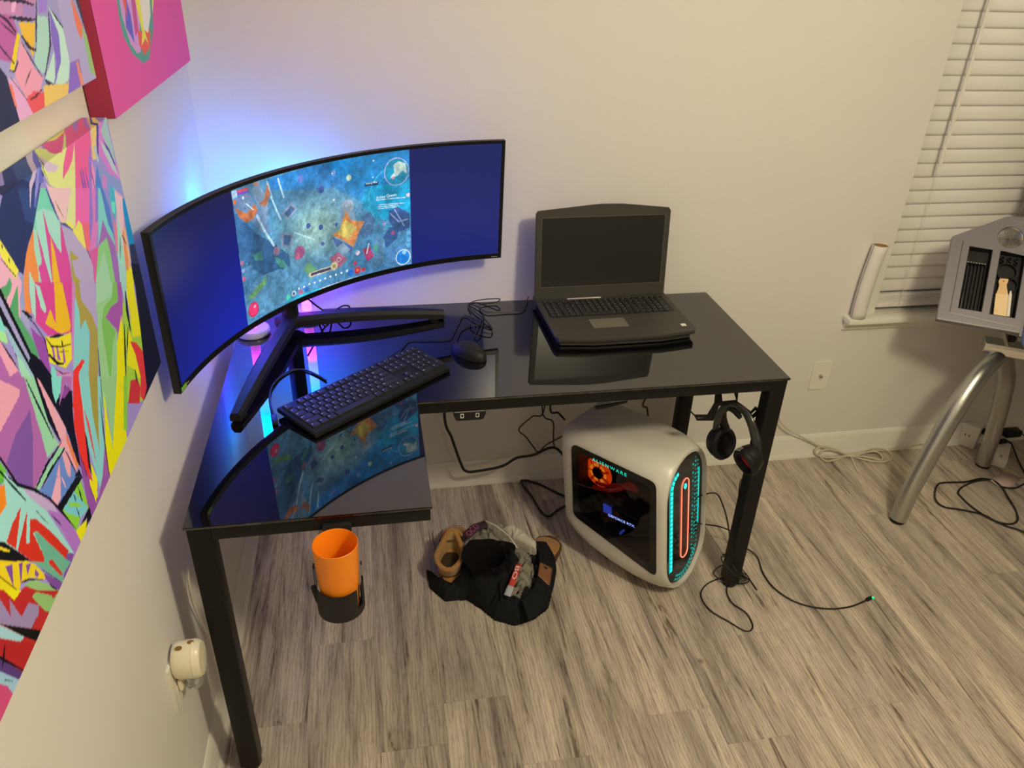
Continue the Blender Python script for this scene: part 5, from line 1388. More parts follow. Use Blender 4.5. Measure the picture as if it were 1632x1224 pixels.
for dd_ in (0.08, 0.24):
    for ww in (-0.08, 0.03):
        z0 = 0.014 if dd_ < 0.1 else 0.040
        a = pc(ww, dd_, z0 + 0.008)
        MB().lathe([(0, 0.001), (0.014, 0.001), (0.014, 0.004), (0.010, a.z), (0, a.z)], Matrix.Translation((a.x, a.y, 0)), 16).build('foot', M['blackp'], tower)

# ------------------------------------------------------------------ headset hanger and headset
HY = -0.575
def hp(zx, zy, y=HY): return at(1090 + zx / 7.2, 610 + zy / 7.2, 1, y)
def plate(poly, y=HY, th=0.004, holes=()):
    P2 = lambda pl: [(hp(*p, y).x, hp(*p, y).z) for p in pl]
    return MB().prism(P2(poly), frame((0, y + th / 2, 0), (1, 0, 0), (0, 0, 1), (0, -1, 0)), th, [P2(h) for h in holes])
hx = hp(480, 130).x
hang = thing('headset_hanger', 'black metal two-armed headset hanger fixed under the desk at right', 'hanger', (hx, HY, 0.70))
plate([(365, 60), (425, 60), (440, 215), (600, 200), (560, 60), (625, 60), (608, 250), (400, 262), (335, 432), (145, 432), (112, 368), (270, 368), (350, 235)], holes=[[(150, 398), (228, 398), (230, 408), (155, 410)]]).build('left_arm', M['powder'], hang)
plate([(600, 205), (660, 245), (770, 330), (822, 274), (862, 300), (860, 350), (795, 402), (740, 388), (590, 270)], y=HY + 0.006, holes=[[(772, 352), (816, 312), (832, 326), (790, 372)]]).build('right_arm', M['powder'], hang)
tip = MB().tube([hp(118, 372), hp(75, 325), hp(62, 300)], 0.002, 6); tip.build('hook_tip', M['powder'], hang)
pa, pb = hp(350, 60), hp(640, 60)
MB().span((pa.x, HY - 0.02, 0.7062 - 0.004), (pb.x, HY + 0.025, 0.7355)).build('clamp', M['powder'], hang)

hs = thing('headset', 'black over-ear headset hanging from the hanger by the right front desk leg', 'headset', tuple(hp(560, 262)))
yl, yr = -0.545, -0.695
def hb(zx, zy, t): return hp(zx, zy, yl + (yr - yl) * t)
MB().tube([hb(352, 540, 0), hb(400, 400, .1), hb(455, 305, .2), hb(540, 262, .35), hb(620, 275, .5), hb(705, 345, .65), hb(765, 450, .8), hb(810, 580, .9), hb(835, 720, 1), hb(825, 840, 1)], [0.006, 0.012, 0.0125, 0.009, 0.009, 0.010, 0.011, 0.0125, 0.013, 0.010], 14, smooth=6, squash=0.45, up=(0.4, 0.9, 0)).build('headband', mat('satin_black_band', (0.02, 0.019, 0.018), 0.28), hs)
MB().tube([hb(500, 300, .3), hb(560, 315, .4), hb(610, 350, .5), hb(650, 405, .6)], [0.005, 0.009, 0.010, 0.006], 12, smooth=5, squash=0.5, up=(0.4, 0.9, 0)).build('headband_pad', M['foam'], hs)
MB().tube([hb(455, 320, .2), hb(440, 420, .1), hb(480, 520, 0)], [0.008, 0.014, 0.012], 10, smooth=5, squash=0.4, up=(0.4, 0.9, 0)).build('yoke', M['blackp'], hs)
def earcup(c, ax, up, rx, ry, red, nm_):
    z = Vector(ax).normalized(); x = Vector(up).cross(z).normalized(); y = z.cross(x)
    Mx = frame(c, x, y, z)
    cupo = MB().lathe([(0, -0.030), (0.55, -0.030), (0.8, -0.024), (0.93, -0.010), (0.95, 0.0), (0, 0.0)], Mx @ Matrix.Diagonal((rx, ry, 1, 1)), 36).build('ear_cup', M['blackp'], hs)
    MB().lathe([(0.93, -0.001), (1.0, 0.006), (1.0, 0.013), (0.9, 0.020), (0.76, 0.020), (0.66, 0.012), (0.62, 0.001)], Mx @ Matrix.Diagonal((rx, ry, 1, 1)), 36).build('ear_cushion', M['foam'], cupo)
    MB().lathe([(0, 0.0015), (0.64, 0.0015), (0.64, 0.003), (0, 0.003)], Mx @ Matrix.Diagonal((rx, ry, 1, 1)), 30).build('ear_mesh', M['red'] if red else M['blackcloth'], cupo)
    return Mx
earcup(hp(425, 685, yl), (0.30, -0.92, 0.22), (0, 0, 1), 0.043, 0.049, False, 'l')
RM = earcup(hp(740, 885, yr), (-0.86, -0.30, -0.42), (0.45, 0.1, 1), 0.039, 0.046, True, 'r')
rbm = MB()
for k in range(6):
    a = R(110 + k * 9); rbm.tube([RM @ Vector((0.0375 * math.cos(a), 0.0455 * math.sin(a), 0.002)), RM @ Vector((0.0375 * math.cos(a), 0.0455 * math.sin(a), 0.016))], 0.0013, 5)
rbm.build('cushion_ribs', mat('grey_ribs', (0.10, 0.10, 0.09), 0.35), hs)

# ------------------------------------------------------------------ cup and cup holder on the front edge of the desk
CX, CY = 0.3365, -1.0860
hold = thing('cup_holder', 'black clip-on cup holder hanging from the front edge of the desk', 'cup holder', (CX, CY, 0.56))
HMx = Matrix.Translation((CX, CY, 0))
MB().lathe([(0.0, 0.556), (0.037, 0.556), (0.040, 0.559), (0.0, 0.5595)], HMx, 36).build('base', M['blackm'], hold)
def arc(r0, r1, z0, z1, a0, a1, n=24):
    return MB().lathe([(r0, z0), (r1, z0), (r1, z1), (r0, z1), (r0, z0)], HMx, n, (R(a0), R(a1)))
arc(0.0430, 0.0460, 0.556, 0.622, 192, 318).build('front_wall', M['blackm'], hold)
arc(0.0430, 0.0460, 0.556, 0.574, 318, 345, 8).build('side_wall', M['blackm'], hold)
arc(0.0430, 0.0460, 0.556, 0.622, 336, 372, 12).build('side_wall', M['blackm'], hold)
for a0, a1, z1 in ((354, 368, 0.662), (172, 192, 0.668), (80, 100, 0.680)):
    arc(0.0430, 0.0460, 0.61 if a0 != 80 else 0.556, z1, a0, a1, 6).build('arm', M['blackm'], hold)
MB().prism([(-.053, .620), (-.046, .624), (-.044, .600), (-.046, .578)], frame((CX, CY - 0.004, 0), (1, 0, 0), (0, 0, 1), (0, -1, 0)), 0.006).build('fin', M['blackm'], hold)
MB().span((CX - 0.024, -1.0432, 0.655), (CX + 0.030, -1.0318, 0.7255), 0.002).build('clamp', M['blackm'], hold)
cup = MB().lathe([(0, 0.5605), (0.0350, 0.5605), (0.0360, 0.563), (0.0392, 0.64), (0.0425, 0.715), (0.0427, 0.7175), (0.0418, 0.7185), (0.0408, 0.716), (0.0375, 0.64), (0.0340, 0.5655), (0, 0.5655)], HMx, 56).build('cup', M['orange'])
tag(cup, 'tall orange plastic tumbler standing in the black cup holder', 'cup')

# ------------------------------------------------------------------ clothes and boots on the floor
def outline_h(poly, fn, name, m, parent=None, step=0.0045, skirt=True, thick=0.0):
    """cloth lying over the heap: height field inside an outline (x, y), closed down to its lower side"""
    xs_ = [p[0] for p in poly]; ys_ = [p[1] for p in poly]
    nx = int((max(xs_) - min(xs_)) / step) + 2; ny = int((max(ys_) - min(ys_)) / step) + 2
    X, Y = np.meshgrid(min(xs_) + np.arange(nx) * step, min(ys_) + np.arange(ny) * step, indexing='ij')
    ins = np.zeros(X.size, bool); x = X.ravel(); y = Y.ravel(); n = len(poly)
    dist = np.full(X.size, 9.0)
    for i in range(n):
        x1, y1 = poly[i]; x2, y2 = poly[(i + 1) % n]
        if y1 != y2: ins ^= ((y1 > y) != (y2 > y)) & (x < (x2 - x1) * (y - y1) / (y2 - y1) + x1)
        L2 = (x2 - x1) ** 2 + (y2 - y1) ** 2; t = np.clip(((x - x1) * (x2 - x1) + (y - y1) * (y2 - y1)) / L2, 0, 1)
        dist = np.minimum(dist, np.hypot(x - x1 - t * (x2 - x1), y - y1 - t * (y2 - y1)))
    ins = ins.reshape(X.shape); dist = dist.reshape(X.shape)
    b = bmesh.new(); top = {}; bot = {}
    for i in range(nx):
        for j in range(ny):
            if ins[i, j]:
                h_, l_ = fn(X[i, j], Y[i, j], dist[i, j])
                top[i, j] = b.verts.new((X[i, j], Y[i, j], h_)); bot[i, j] = b.verts.new((X[i, j], Y[i, j], min(l_, h_ - 0.001)))
    edge = {}
    for (i, j) in list(top):
        q = [(i, j), (i + 1, j), (i + 1, j + 1), (i, j + 1)]
        if all(k in top for k in q):
            b.faces.new([top[k] for k in q]); b.faces.new([bot[k] for k in reversed(q)])
            for a in range(4):
                e_ = (q[a], q[(a + 1) % 4])
                if (e_[1], e_[0]) in edge: del edge[(e_[1], e_[0])]
                else: edge[e_] = 1
    for (a, c) in edge: b.faces.new((top[a], bot[a], bot[c], top[c]))
    for v in [v for v in b.verts if not v.link_faces]: b.verts.remove(v)
    for _ in range(3): bmesh.ops.smooth_vert(b, verts=[v for v in b.verts if any(len(e_.link_faces) < 2 for e_ in v.link_edges)] or list(b.verts), factor=0.3)
    bmesh.ops.smooth_vert(b, verts=list(b.verts), factor=0.4)
    k = MB(); k.bm.free(); k.bm = b
    return k.build(name, m, parent)
def fold(x, y, s, seed=0.0):
    v = Vector((x * s, y * s, seed)); w_ = noise.noise(v * 0.6 + Vector((3, 1, 0))) * 1.3
    return 1 - abs(noise.noise(Vector((x * s + w_, y * s - w_, seed)))) * 2.2
def pz(u, v, z=0.0): p = at(u, v, 2, z); return (p.x, p.y)

# left boot (opening towards the camera), right boot whose toe shows behind the jeans
def boot(name, label, c, ang, L_=0.27, tip_only=False):
    zs_ = 0.72 if tip_only else 1.0
    t = thing(name, label, 'boot', (c[0], c[1], 0.001)); ca, sa = math.cos(ang), math.sin(ang)
    def W(x, y, z): return Vector((c[0] + x * ca - y * sa, c[1] + x * sa + y * ca, z + 0.001))
    secs = [(-0.055, 0.030, 0.02), (-0.050, 0.036, 0.042), (0.0, 0.038, 0.046), (0.05, 0.038, 0.060), (0.10, 0.042, 0.066), (0.15, 0.046, 0.052), (0.185, 0.040, 0.044), (0.205, 0.022, 0.030)]
    m = MB(); rg = []
    for x, w, h_ in secs:
        ring = []; h_ = h_ * zs_
        for k in range(20):
            a = 2 * PI * k / 20; cy, cz = math.cos(a), math.sin(a)
            yy = w * (abs(cy) ** 0.75) * (1 if cy > 0 else -1); zz = 0.014 + (h_ - 0.014) * (0.5 + 0.5 * (abs(cz) ** 0.8) * (1 if cz > 0 else -1))
            ring.append(m.bm.verts.new(W(x, yy, zz)))
        rg.append(ring)
    for i in range(len(rg) - 1):
        for k in range(20): m.bm.faces.new((rg[i][k], rg[i][(k + 1) % 20], rg[i + 1][(k + 1) % 20], rg[i + 1][k]))
    m.bm.faces.new(rg[0][::-1]); m.bm.faces.new(rg[-1])
    up = m.build('upper', M['suede'], t); sb_ = up.modifiers.new('s', 'SUBSURF'); sb_.levels = 1; sb_.render_levels = 1
    MB().prism([(x * ca - y * sa + c[0], x * sa + y * ca + c[1]) for x, y in [(-0.062, -0.028), (-0.064, 0.028), (-0.03, 0.036), (0.05, 0.035), (0.13, 0.05), (0.19, 0.042), (0.213, 0.012), (0.213, -0.012), (0.19, -0.042), (0.13, -0.05), (0.05, -0.035), (-0.03, -0.036)]], Matrix.Translation((0, 0, 0.0015)), 0.022).build('sole', M['sole'], t)
    if not tip_only:
        # padded shaft with an open top and a fleecy collar
        sh_ = MB()
        def shf(u, v, ro=0.0):
            a = 2 * PI * u; z = 0.050 + 0.048 * v; c_ = math.cos(a)
            return W(0.006 - 0.010 * v + (0.060 + ro + 0.006 * v) * c_, (0.036 + ro + 0.004 * v) * math.sin(a) * (1 - 0.18 * c_), z + (0.030 * max(0, c_) ** 2 + 0.006 * math.cos(3 * a)) * v)
        sh_.grid(lambda u, v: shf(u, v), 36, 8, closeu=True)
        so = sh_.build('shaft', M['suede'], t); so.modifiers.new('t', 'SOLIDIFY').thickness = 0.004
        sh2 = MB(); sh2.grid(lambda u, v: shf(u, v * 0.96, -0.0055), 36, 8, closeu=True); l2 = sh2.build('lining', M['suede_in'], t)
        l2.modifiers.new('t', 'SOLIDIFY').thickness = 0.002
        ins_ = MB(); ins_.ell(W(0.0, 0, 0.054), (0.056 * 1.0, 0.034, 0.006), Matrix.Rotation(ang, 4, 'Z')); ins_.build('insole', mat('dark_insole', (0.05, 0.03, 0.015), 0.9), t)
        tg = MB(); tg.grid(lambda u, v: W(0.062 + 0.030 * v + 0.010 * math.sin(PI * u), (u - .5) * 0.066, 0.128 - 0.030 * v ** 2 - 0.018 * (2 * u - 1) ** 2 + 0.002 * math.sin(9 * u)), 14, 8); tgo = tg.build('tongue', M['suede'], t); tgo.modifiers.new('t', 'SOLIDIFY').thickness = 0.007
        col = MB(); pts = [shf(k / 24, 1.0, -0.001) for k in range(24)]; col.tube(pts, 0.0072, 8, True, 2); col.build('collar', M['suede'], t)
        MB().tube([W(0.045, 0.02, 0.10), W(0.055, -0.02, 0.101), W(0.068, 0.02, 0.092), W(0.078, -0.02, 0.088), W(0.092, 0.018, 0.078)], 0.0022, 6, smooth=5).build('lace', M['sole'], t)
    return t
b1 = pz(712, 905, 0.0)
boot('boot', 'tan suede boot, its padded opening showing at the left of the clothes heap', (0.614, -0.462), R(78))
boot('boot', 'tan suede boot mostly buried, only its toe showing at the right of the clothes heap', (0.832, -0.520), R(52), tip_only=True)

JC = Vector((0.722, -0.520))                                     # centre of the dark leg hole
jo = [pz(*p) for p in [(684, 905), (692, 932), (712, 945), (738, 950), (757, 965), (780, 985), (808, 994), (838, 988), (868, 972), (884, 942), (893, 912), (889, 885), (872, 868), (850, 858), (820, 850), (790, 850), (762, 862), (738, 878), (715, 900), (700, 925), (692, 915)]]
JJ = [(0.540, -0.420), (0.545, -0.505), (0.585, -0.565), (0.650, -0.570), (0.685, -0.610), (0.720, -0.660), (0.775, -0.690), (0.835, -0.675), (0.885, -0.640), (0.918, -0.560), (0.935, -0.490), (0.925, -0.430), (0.890, -0.380), (0.840, -0.350), (0.780, -0.330), (0.735, -0.335), (0.710, -0.370), (0.695, -0.420), (0.665, -0.500), (0.600, -0.505)]
def jh(x, y, d):
    r = math.hypot((x - JC.x) / 1.0, (y - JC.y) / 0.95)
    k = 1 - math.exp(-d / 0.018)
    body = 0.052 + 0.022 * noise.noise(Vector((x * 9, y * 9, 1.3)))
    ring = 0.072 * math.exp(-((r - 0.066) / 0.026) ** 2)
    hole = -0.070 * math.exp(-(r / 0.045) ** 2.4)
    ridge = 0.022 * (fold(x, y, 15, 2.0) - 0.5) + 0.010 * (fold(x, y, 34, 5.0) - 0.5) + 0.004 * (fold(x, y, 80, 8.0) - 0.5)
    # waistband: a standing band on the right with a trough inside it
    wb_ = 0.030 * math.exp(-((math.hypot(x - 0.79, (y + 0.50) * 0.86) - 0.118) / 0.022) ** 2) * (1 if x > 0.74 else 0.3)
    h_ = 0.004 + k * max(0.012, body + ring + hole + ridge + wb_)
    return h_, 0.0015
je = thing('jeans', 'crumpled black jeans heaped on the floor between the desk and the computer', 'clothes', (0.75, -0.5, 0))
outline_h(JJ, jh, 'cloth', M['denim'], je, step=0.0032)
# the rolled leg round its dark hole
rl = MB()
def roll(u, v):
    a = 2 * PI * u; rr_ = 0.048 + 0.027 * math.sin(PI * v) ** 0.8 + 0.012 * noise.noise(Vector((math.cos(a) * 2, math.sin(a) * 2, v * 4)))
    z = 0.030 + 0.10 * math.sin(PI * v * 0.82) + 0.006 * math.sin(3 * a + 1)
    if v > 0.7: rr_ = 0.050 - (v - 0.7) * 0.11; z = 0.122 - (v - 0.7) * 0.30
    return Vector((JC.x + rr_ * math.cos(a) * 1.02, JC.y + rr_ * math.sin(a), z))
rl.grid(roll, 48, 18, closeu=True)
rl.build('leg_roll', M['blackcloth'], je)
bh = MB(); bh.lathe([(0, 0), (0.03, 0), (0.03, 0.001), (0, 0.001)], Matrix.Translation((JC.x, JC.y, 0.03)), 20); bh.build('leg_bottom', M['blackcloth'], je)
# waistband with its leather patch
wpts = [at(u, v, 2, 0.072) for u, v in ((861, 862), (871, 880), (874, 900), (870, 925), (862, 946), (850, 962), (838, 972))]
wbm = MB(); nw = len(wpts)
def band(u, v):
    f_ = u * (nw - 1); i = min(int(f_), nw - 2); p = wpts[i].lerp(wpts[i + 1], f_ - i); n_ = Vector((p.x - 0.76, (p.y + 0.50), 0)).normalized()
    return p + n_ * (0.052 * (v - 0.5)) + Vector((0, 0, 0.012 - 0.030 * v + 0.004 * noise.noise(Vector((u * 6, v, 3)))))
wbm.grid(band, 60, 8); w_o = wbm.build('waistband', M['denim'], je); w_o.modifiers.new('t', 'SOLIDIFY').thickness = 0.004
pt = MB(); pt.grid(lambda u, v: band(0.35 + 0.17 * u, 0.02 + 0.74 * v) + Vector((0, 0, 0.0032)), 8, 6); p_o = pt.build('leather_patch', M['leather'], je); p_o.modifiers.new('t', 'SOLIDIFY').thickness = 0.0015

# grey shorts crossing the heap, with a printed elastic band
SH = [(0.655, -0.395), (0.690, -0.345), (0.735, -0.320), (0.775, -0.345), (0.830, -0.420), (0.862, -0.480), (0.860, -0.545), (0.835, -0.610), (0.795, -0.645), (0.765, -0.625), (0.790, -0.585), (0.812, -0.530), (0.800, -0.465), (0.770, -0.430), (0.735, -0.425), (0.690, -0.430)]
def gh(x, y, d):
    r = math.hypot(x - JC.x, y - JC.y)
    base = jh(x, y, 0.06)[0]
    up_ = 0.082 + 0.028 * math.exp(-((r - 0.085) / 0.03) ** 2)
    return max(base + 0.006, up_ * (1 - math.exp(-(d + 0.006) / 0.010))) + 0.014 * (fold(x, y, 22, 7.0) - 0.5) + 0.007 * (fold(x, y, 55, 9.0) - .5), 0.03
sho = thing('boxer_shorts', 'grey boxer shorts with a printed waistband lying over the black jeans', 'clothes', (0.78, -0.45, 0.05))
outline_h(SH, gh, 'cloth', M['greycloth'], sho, step=0.0035)
wh_ = [(0.790, -0.365), (0.822, -0.352), (0.862, -0.395), (0.886, -0.440), (0.880, -0.475), (0.850, -0.450), (0.815, -0.415)]
outline_h(wh_, lambda x, y, d: (0.098 + 0.006 * fold(x, y, 40, 1.0) - 0.02 * math.exp(-d / 0.006), 0.05), 'lining', M['whitecloth'], sho, step=0.003)
def ribbon(pts, w, m, name, parent):
    q = MB(); P_ = [Vector(p) for p in pts]; n_ = len(P_)
    def f(u, v):
        t = u * (n_ - 1); i = min(int(t), n_ - 2); p = P_[i].lerp(P_[i + 1], t - i); d_ = (P_[i + 1] - P_[i]).normalized(); s = d_.cross(Vector((0, 0, 1))).normalized()
        return p + s * (v - .5) * w
    q.grid(f, n_ * 5, 4); o = q.build(name, m, parent); o.modifiers.new('t', 'SOLIDIFY').thickness = 0.0015; return f
ribbon([(0.735, -0.365, 0.128), (0.765, -0.405, 0.136), (0.795, -0.455, 0.136), (0.812, -0.505, 0.130)], 0.005, M['whitecloth'], 'white_piping', sho)
f1 = ribbon([(0.807, -0.560, 0.117), (0.789, -0.598, 0.112), (0.772, -0.628, 0.100)], 0.017, M['redcloth'], 'printed_band', sho)
f2 = ribbon([(0.668, -0.412, 0.110), (0.700, -0.385, 0.122), (0.738, -0.372, 0.122)], 0.030, mat('dark_print_band', (0.05, 0.02, 0.035), 0.8), 'printed_band', sho)
def letters(s, f, size, col, lift=0.0012, u0=0.08, name='lettering'):
    me = text_mesh(s, 1.0); xs_ = [v.co.x for v in me.vertices]; ys_ = [v.co.y for v in me.vertices]; x1 = max(xs_); y1 = max(ys_)
    for v in me.vertices: v.co = f(u0 + (v.co.x / x1) * size, 0.85 - 0.7 * v.co.y / y1 if False else 0.15 + 0.7 * (1 - v.co.y / y1)) + Vector((0, 0, lift))
    link(name, me, col, sho, False)
letters('BO', f1, 0.62, M['white_sticker'])
letters('OCO', f2, 0.55, mat('magenta_print', (0.45, 0.10, 0.22), 0.8))
M['navyprint'] = mat('navy_white_print', (0.42, 0.44, 0.5), 0.8)
ribbon([(0.772, -0.628, 0.1005), (0.764, -0.640, 0.095), (0.757, -0.650, 0.086)], 0.020, M['navyprint'], 'printed_band', sho)

# ------------------------------------------------------------------ silver drafting table at the right (tray side in view)
TA = Vector((2.134, -0.338, 0.740)); tu = Vector((math.cos(R(-32.1)), math.sin(R(-32.1)), 0))
tv = Vector((0.100, 0.159, 0.204)); tv = (tv - tu * tv.dot(tu)).normalized(); tn = tu.cross(tv).normalized()
TM = frame(TA, tu, tv, tn)
def tp(u, v):
    """photo pixel -> tray coordinates (u along the lower edge, v up the slope)"""
    d = at(u, v, 2, 0) - CAM; t = (TA - CAM).dot(tn) / d.dot(tn); X = CAM + d * t - TA
    return (X.dot(tu), X.dot(tv))
def tz(zx, zy): return tp(1480 + zx / 5.32, 330 + zy / 5.32)
tab = thing('drafting_table', 'silver drafting table with a tilted tool tray and curved metal legs', 'table', (2.45, -0.30, 0))
s1 = [(0.050, 0.045), (0.116, 0.045), (0.116, 0.252), (0.050, 0.254)]; s2 = [(0.136, 0.042), (0.206, 0.042), (0.206, 0.247), (0.136, 0.254)]
HC = (0.157, 0.301); HRx = 0.036
outer = [(0.0, 0.0), (0.224, 0.0), (0.224, 0.368), (0.185, 0.374), (0.136, 0.367), (0.0, 0.278)]
ring = [(0.029, 0.034), (0.219, 0.019), (0.219, 0.024), (0.034, 0.039), (0.034, 0.268), (0.029, 0.268)]
tr = MB().prism(outer, TM @ Matrix.Translation((0, 0, -0.004)), 0.004, [s1[::-1], s2[::-1], circ(HC[0], HC[1], HRx, 32)[::-1]])
tr.build('tray_panel', M['silver'], tab)
# turned-down rim
for a, b in zip(outer, outer[1:] + outer[:1]):
    if a[0] == 0.224 and b[0] == 0.224: continue
    pa = TM @ Vector((a[0], a[1], -0.011)); pb = TM @ Vector((b[0], b[1], -0.011))
    MB().bar(pa, pb, 0.003, 0.020, up=tn).build('rim', M['silver'], tab)
MB().bar(TM @ Vector((0.030, 0.026, 0.001)), TM @ Vector((0.222, 0.0155, 0.001)), 0.0018, 0.0022, up=tn).build('lower_bead', M['chrome'], tab)
MB().bar(TM @ Vector((0.001, 0.001, 0.001)), TM @ Vector((0.223, 0.001, 0.001)), 0.0018, 0.0022, up=tn).build('edge_bead', M['chrome'], tab)
MB().bar(TM @ Vector((0.030, 0.030, 0.0002)), TM @ Vector((0.0305, 0.268, 0.0002)), 0.0014, 0.0010, up=tn).build('seam', M['blackp'], tab)
MB().bar(TM @ Vector((0.155, 0.357, 0.001)), TM @ Vector((0.222, 0.353, 0.001)), 0.003, 0.0022, up=tn).build('top_bead', M['chrome'], tab)
def insert(s, name):
    q = MB(); xs_ = [p[0] for p in s]; ys_ = [p[1] for p in s]; x0, x1, y0, y1 = min(xs_), max(xs_), min(ys_), max(ys_)
    dpt = -0.030
    q.prism([(x0, y0), (x1, y0), (x1, y1), (x0, y1)], TM @ Matrix.Translation((0, 0, dpt)), 0.002)
    for a in ((x0, y0, x1, y0 + .002), (x0, y1 - .002, x1, y1), (x0, y0, x0 + .002, y1), (x1 - .002, y0, x1, y1)):
        q.prism([(a[0], a[1]), (a[2], a[1]), (a[2], a[3]), (a[0], a[3])], TM @ Matrix.Translation((0, 0, dpt)), -dpt - 0.0005)
    return q.build(name, M['blackm'], tab), (x0, x1, y0, y1, dpt)
i1, (x0, x1, y0, y1, dp) = insert(s1, 'pencil_insert')
for k in range(6):
    xx = x0 + 0.008 + k * 0.0098
    MB().prism([(xx, y0 + .004), (xx + .0025, y0 + .004), (xx + .0025, y1 - .045), (xx, y1 - .045)], TM @ Matrix.Translation((0, 0, dp)), 0.014).build('rib', M['blackp'], i1)
MB().prism([(x0 + .002, y1 - .052), (x1 - .012, y1 - .052), (x1 - .012, y1 - .048), (x0 + .002, y1 - .048)], TM @ Matrix.Translation((0, 0, dp)), 0.022).build('comb_bar', M['blackp'], i1)
for k in range(7):
    MB().boxm(TM @ Matrix.Translation((x0 + 0.006 + k * 0.0078, y1 - 0.050, dp + 0.0225)), 0.0045, 0.003, 0.002).build('comb_tooth', M['chrome'], i1)
i2, (x0, x1, y0, y1, dp) = insert(s2, 'accessory_insert')
for cx, cy, r_ in ((0.166, 0.192, 0.026), (0.176, 0.150, 0.024)):
    MB().lathe([(r_, 0), (r_ + .002, 0), (r_ + .002, 0.016), (r_, 0.016), (r_, 0)], TM @ Matrix.Translation((cx, cy, dp + 0.002)), 28).build('cup_ring', M['blackp'], i2)
for k in range(6):
    MB().lathe([(0.004, 0), (0.0055, 0), (0.0055, 0.012), (0.004, 0.012), (0.004, 0)], TM @ Matrix.Translation((0.150 + (k % 3) * 0.019, 0.238 - (k // 3) * 0.012, dp + 0.002)), 12).build('pen_hole', M['blackp'], i2)
# wire mesh cup sitting in the round hole
mc = MB(); mR = HRx - 0.0015
up_t = (Vector((0, 0, 1)) * 0.35 + tn * 0.65).normalized()
for k in range(9):
    f_ = k / 8; rr_ = mR * math.sqrt(max(0.02, 1 - (f_ * 0.92) ** 2)); z = -0.003 - 0.030 * f_
    mc.tube([TM @ Vector((HC[0] + rr_ * math.cos(a), HC[1] + rr_ * math.sin(a), z)) for a in [2 * PI * i / 32 for i in range(32)]], 0.0006 if k else 0.0016, 4, True)
for k in range(26):
    a = 2 * PI * k / 26
    mc.tube([TM @ Vector((HC[0] + mR * math.sqrt(max(0.02, 1 - (f_ * 0.92) ** 2)) * math.cos(a + f_), HC[1] + mR * math.sqrt(max(0.02, 1 - (f_ * 0.92) ** 2)) * math.sin(a + f_), -0.003 - 0.030 * f_)) for f_ in [i / 8 for i in range(9)]], 0.0006, 4)
mc.build('mesh_cup', M['chrome'], tab)
# glass top carried on beyond the tray
MB().prism([(0.232, -0.03), (0.36, -0.24), (1.05, -0.24), (1.05, 0.62), (0.232, 0.62)], TM @ Matrix.Translation((0, 0, -0.003)), 0.006).build('glass_top', mat('blue_tinted_glass', (0.05, 0.08, 0.22), 0.05, ior=1.5), tab)
MB().prism([(0.224, -0.01), (0.236, -0.01), (0.236, 0.60), (0.224, 0.60)], TM @ Matrix.Translation((0, 0, -0.022)), 0.018).build('side_rail', M['silver'], tab)
# curved legs: centre lines in two upright planes
APX = at(1598, 566, 1, -0.285)
def leg_curve(foot, pix):
    pl = Vector((APX.x - foot.x, APX.y - foot.y, 0)); nn = Vector((-pl.y, pl.x, 0)).normalized(); out = []
    for (u, v) in pix:
        d = at(u, v, 2, 0) - CAM; t = (foot - CAM).dot(nn) / d.dot(nn); out.append(CAM + d * t)
    return out
f1 = at(1431, 826, 2, 0.012); f2 = at(1567, 738, 2, 0.012)
l1 = leg_curve(f1, [(1431, 826), (1452, 780), (1476, 735), (1502, 688), (1530, 640), (1558, 600), (1582, 575), (1600, 562)])
l2 = leg_curve(f2, [(1567, 738), (1580, 700), (1592, 660), (1600, 625), (1604, 600), (1602, 578), (1598, 562)])
def legt(pts, r):
    L1 = MB().tube(pts, r, 20, smooth=5).build('leg', M['steel'], tab)
    MB().lathe([(0, 0.001), (0.024, 0.001), (0.026, 0.006), (0.026, 0.014), (0, 0.014)], Matrix.Translation((pts[0].x, pts[0].y, 0)), 20).build('foot_cap', M['blackp'], L1)
legt(l1, [0.0285, 0.029, 0.030, 0.031, 0.0315, 0.031, 0.029, 0.024])
legt(l2, [0.026, 0.027, 0.028, 0.029, 0.029, 0.028, 0.024])
sh_ = tu * 0.78
for foot, pts in ((f1, l1), (f2, l2)):
    legt([p + sh_ for p in pts], [0.029] * len(pts))
B0 = at(1567, 549, 1, -0.262)
B0 = Vector((B0.x, B0.y, B0.z))
MB().bar(B0, B0 + tu * 1.0, 0.055, 0.035, bev=0.003).build('cross_beam', M['chrome'], tab)
MB().bar(B0 + tu * 0.002 + Vector((0, 0, 0.018)), B0 + tu * 0.98 + Vector((0, 0, 0.018)), 0.060, 0.003).build('beam_cap', M['steel'], tab)
ctr = TM @ Vector((0.15, 0.10, -0.02))
MB().bar(B0 + tu * 0.075, ctr, 0.030, 0.010, up=tu).build('tilt_bracket', M['steel'], tab)
MB().bar(B0 + tu * 0.60, TM @ Vector((0.62, 0.18, -0.012)), 0.030, 0.010, up=tu).build('tilt_bracket', M['steel'], tab)
MB().lathe([(0, 0), (0.010, 0), (0.012, 0.004), (0.012, 0.016), (0.008, 0.020), (0, 0.020)], frame(at(1606, 538, 1, -0.30), tu, (0, 0, 1), (0.4, -0.9, 0.1)), 18).build('knob', M['blackp'], tab)

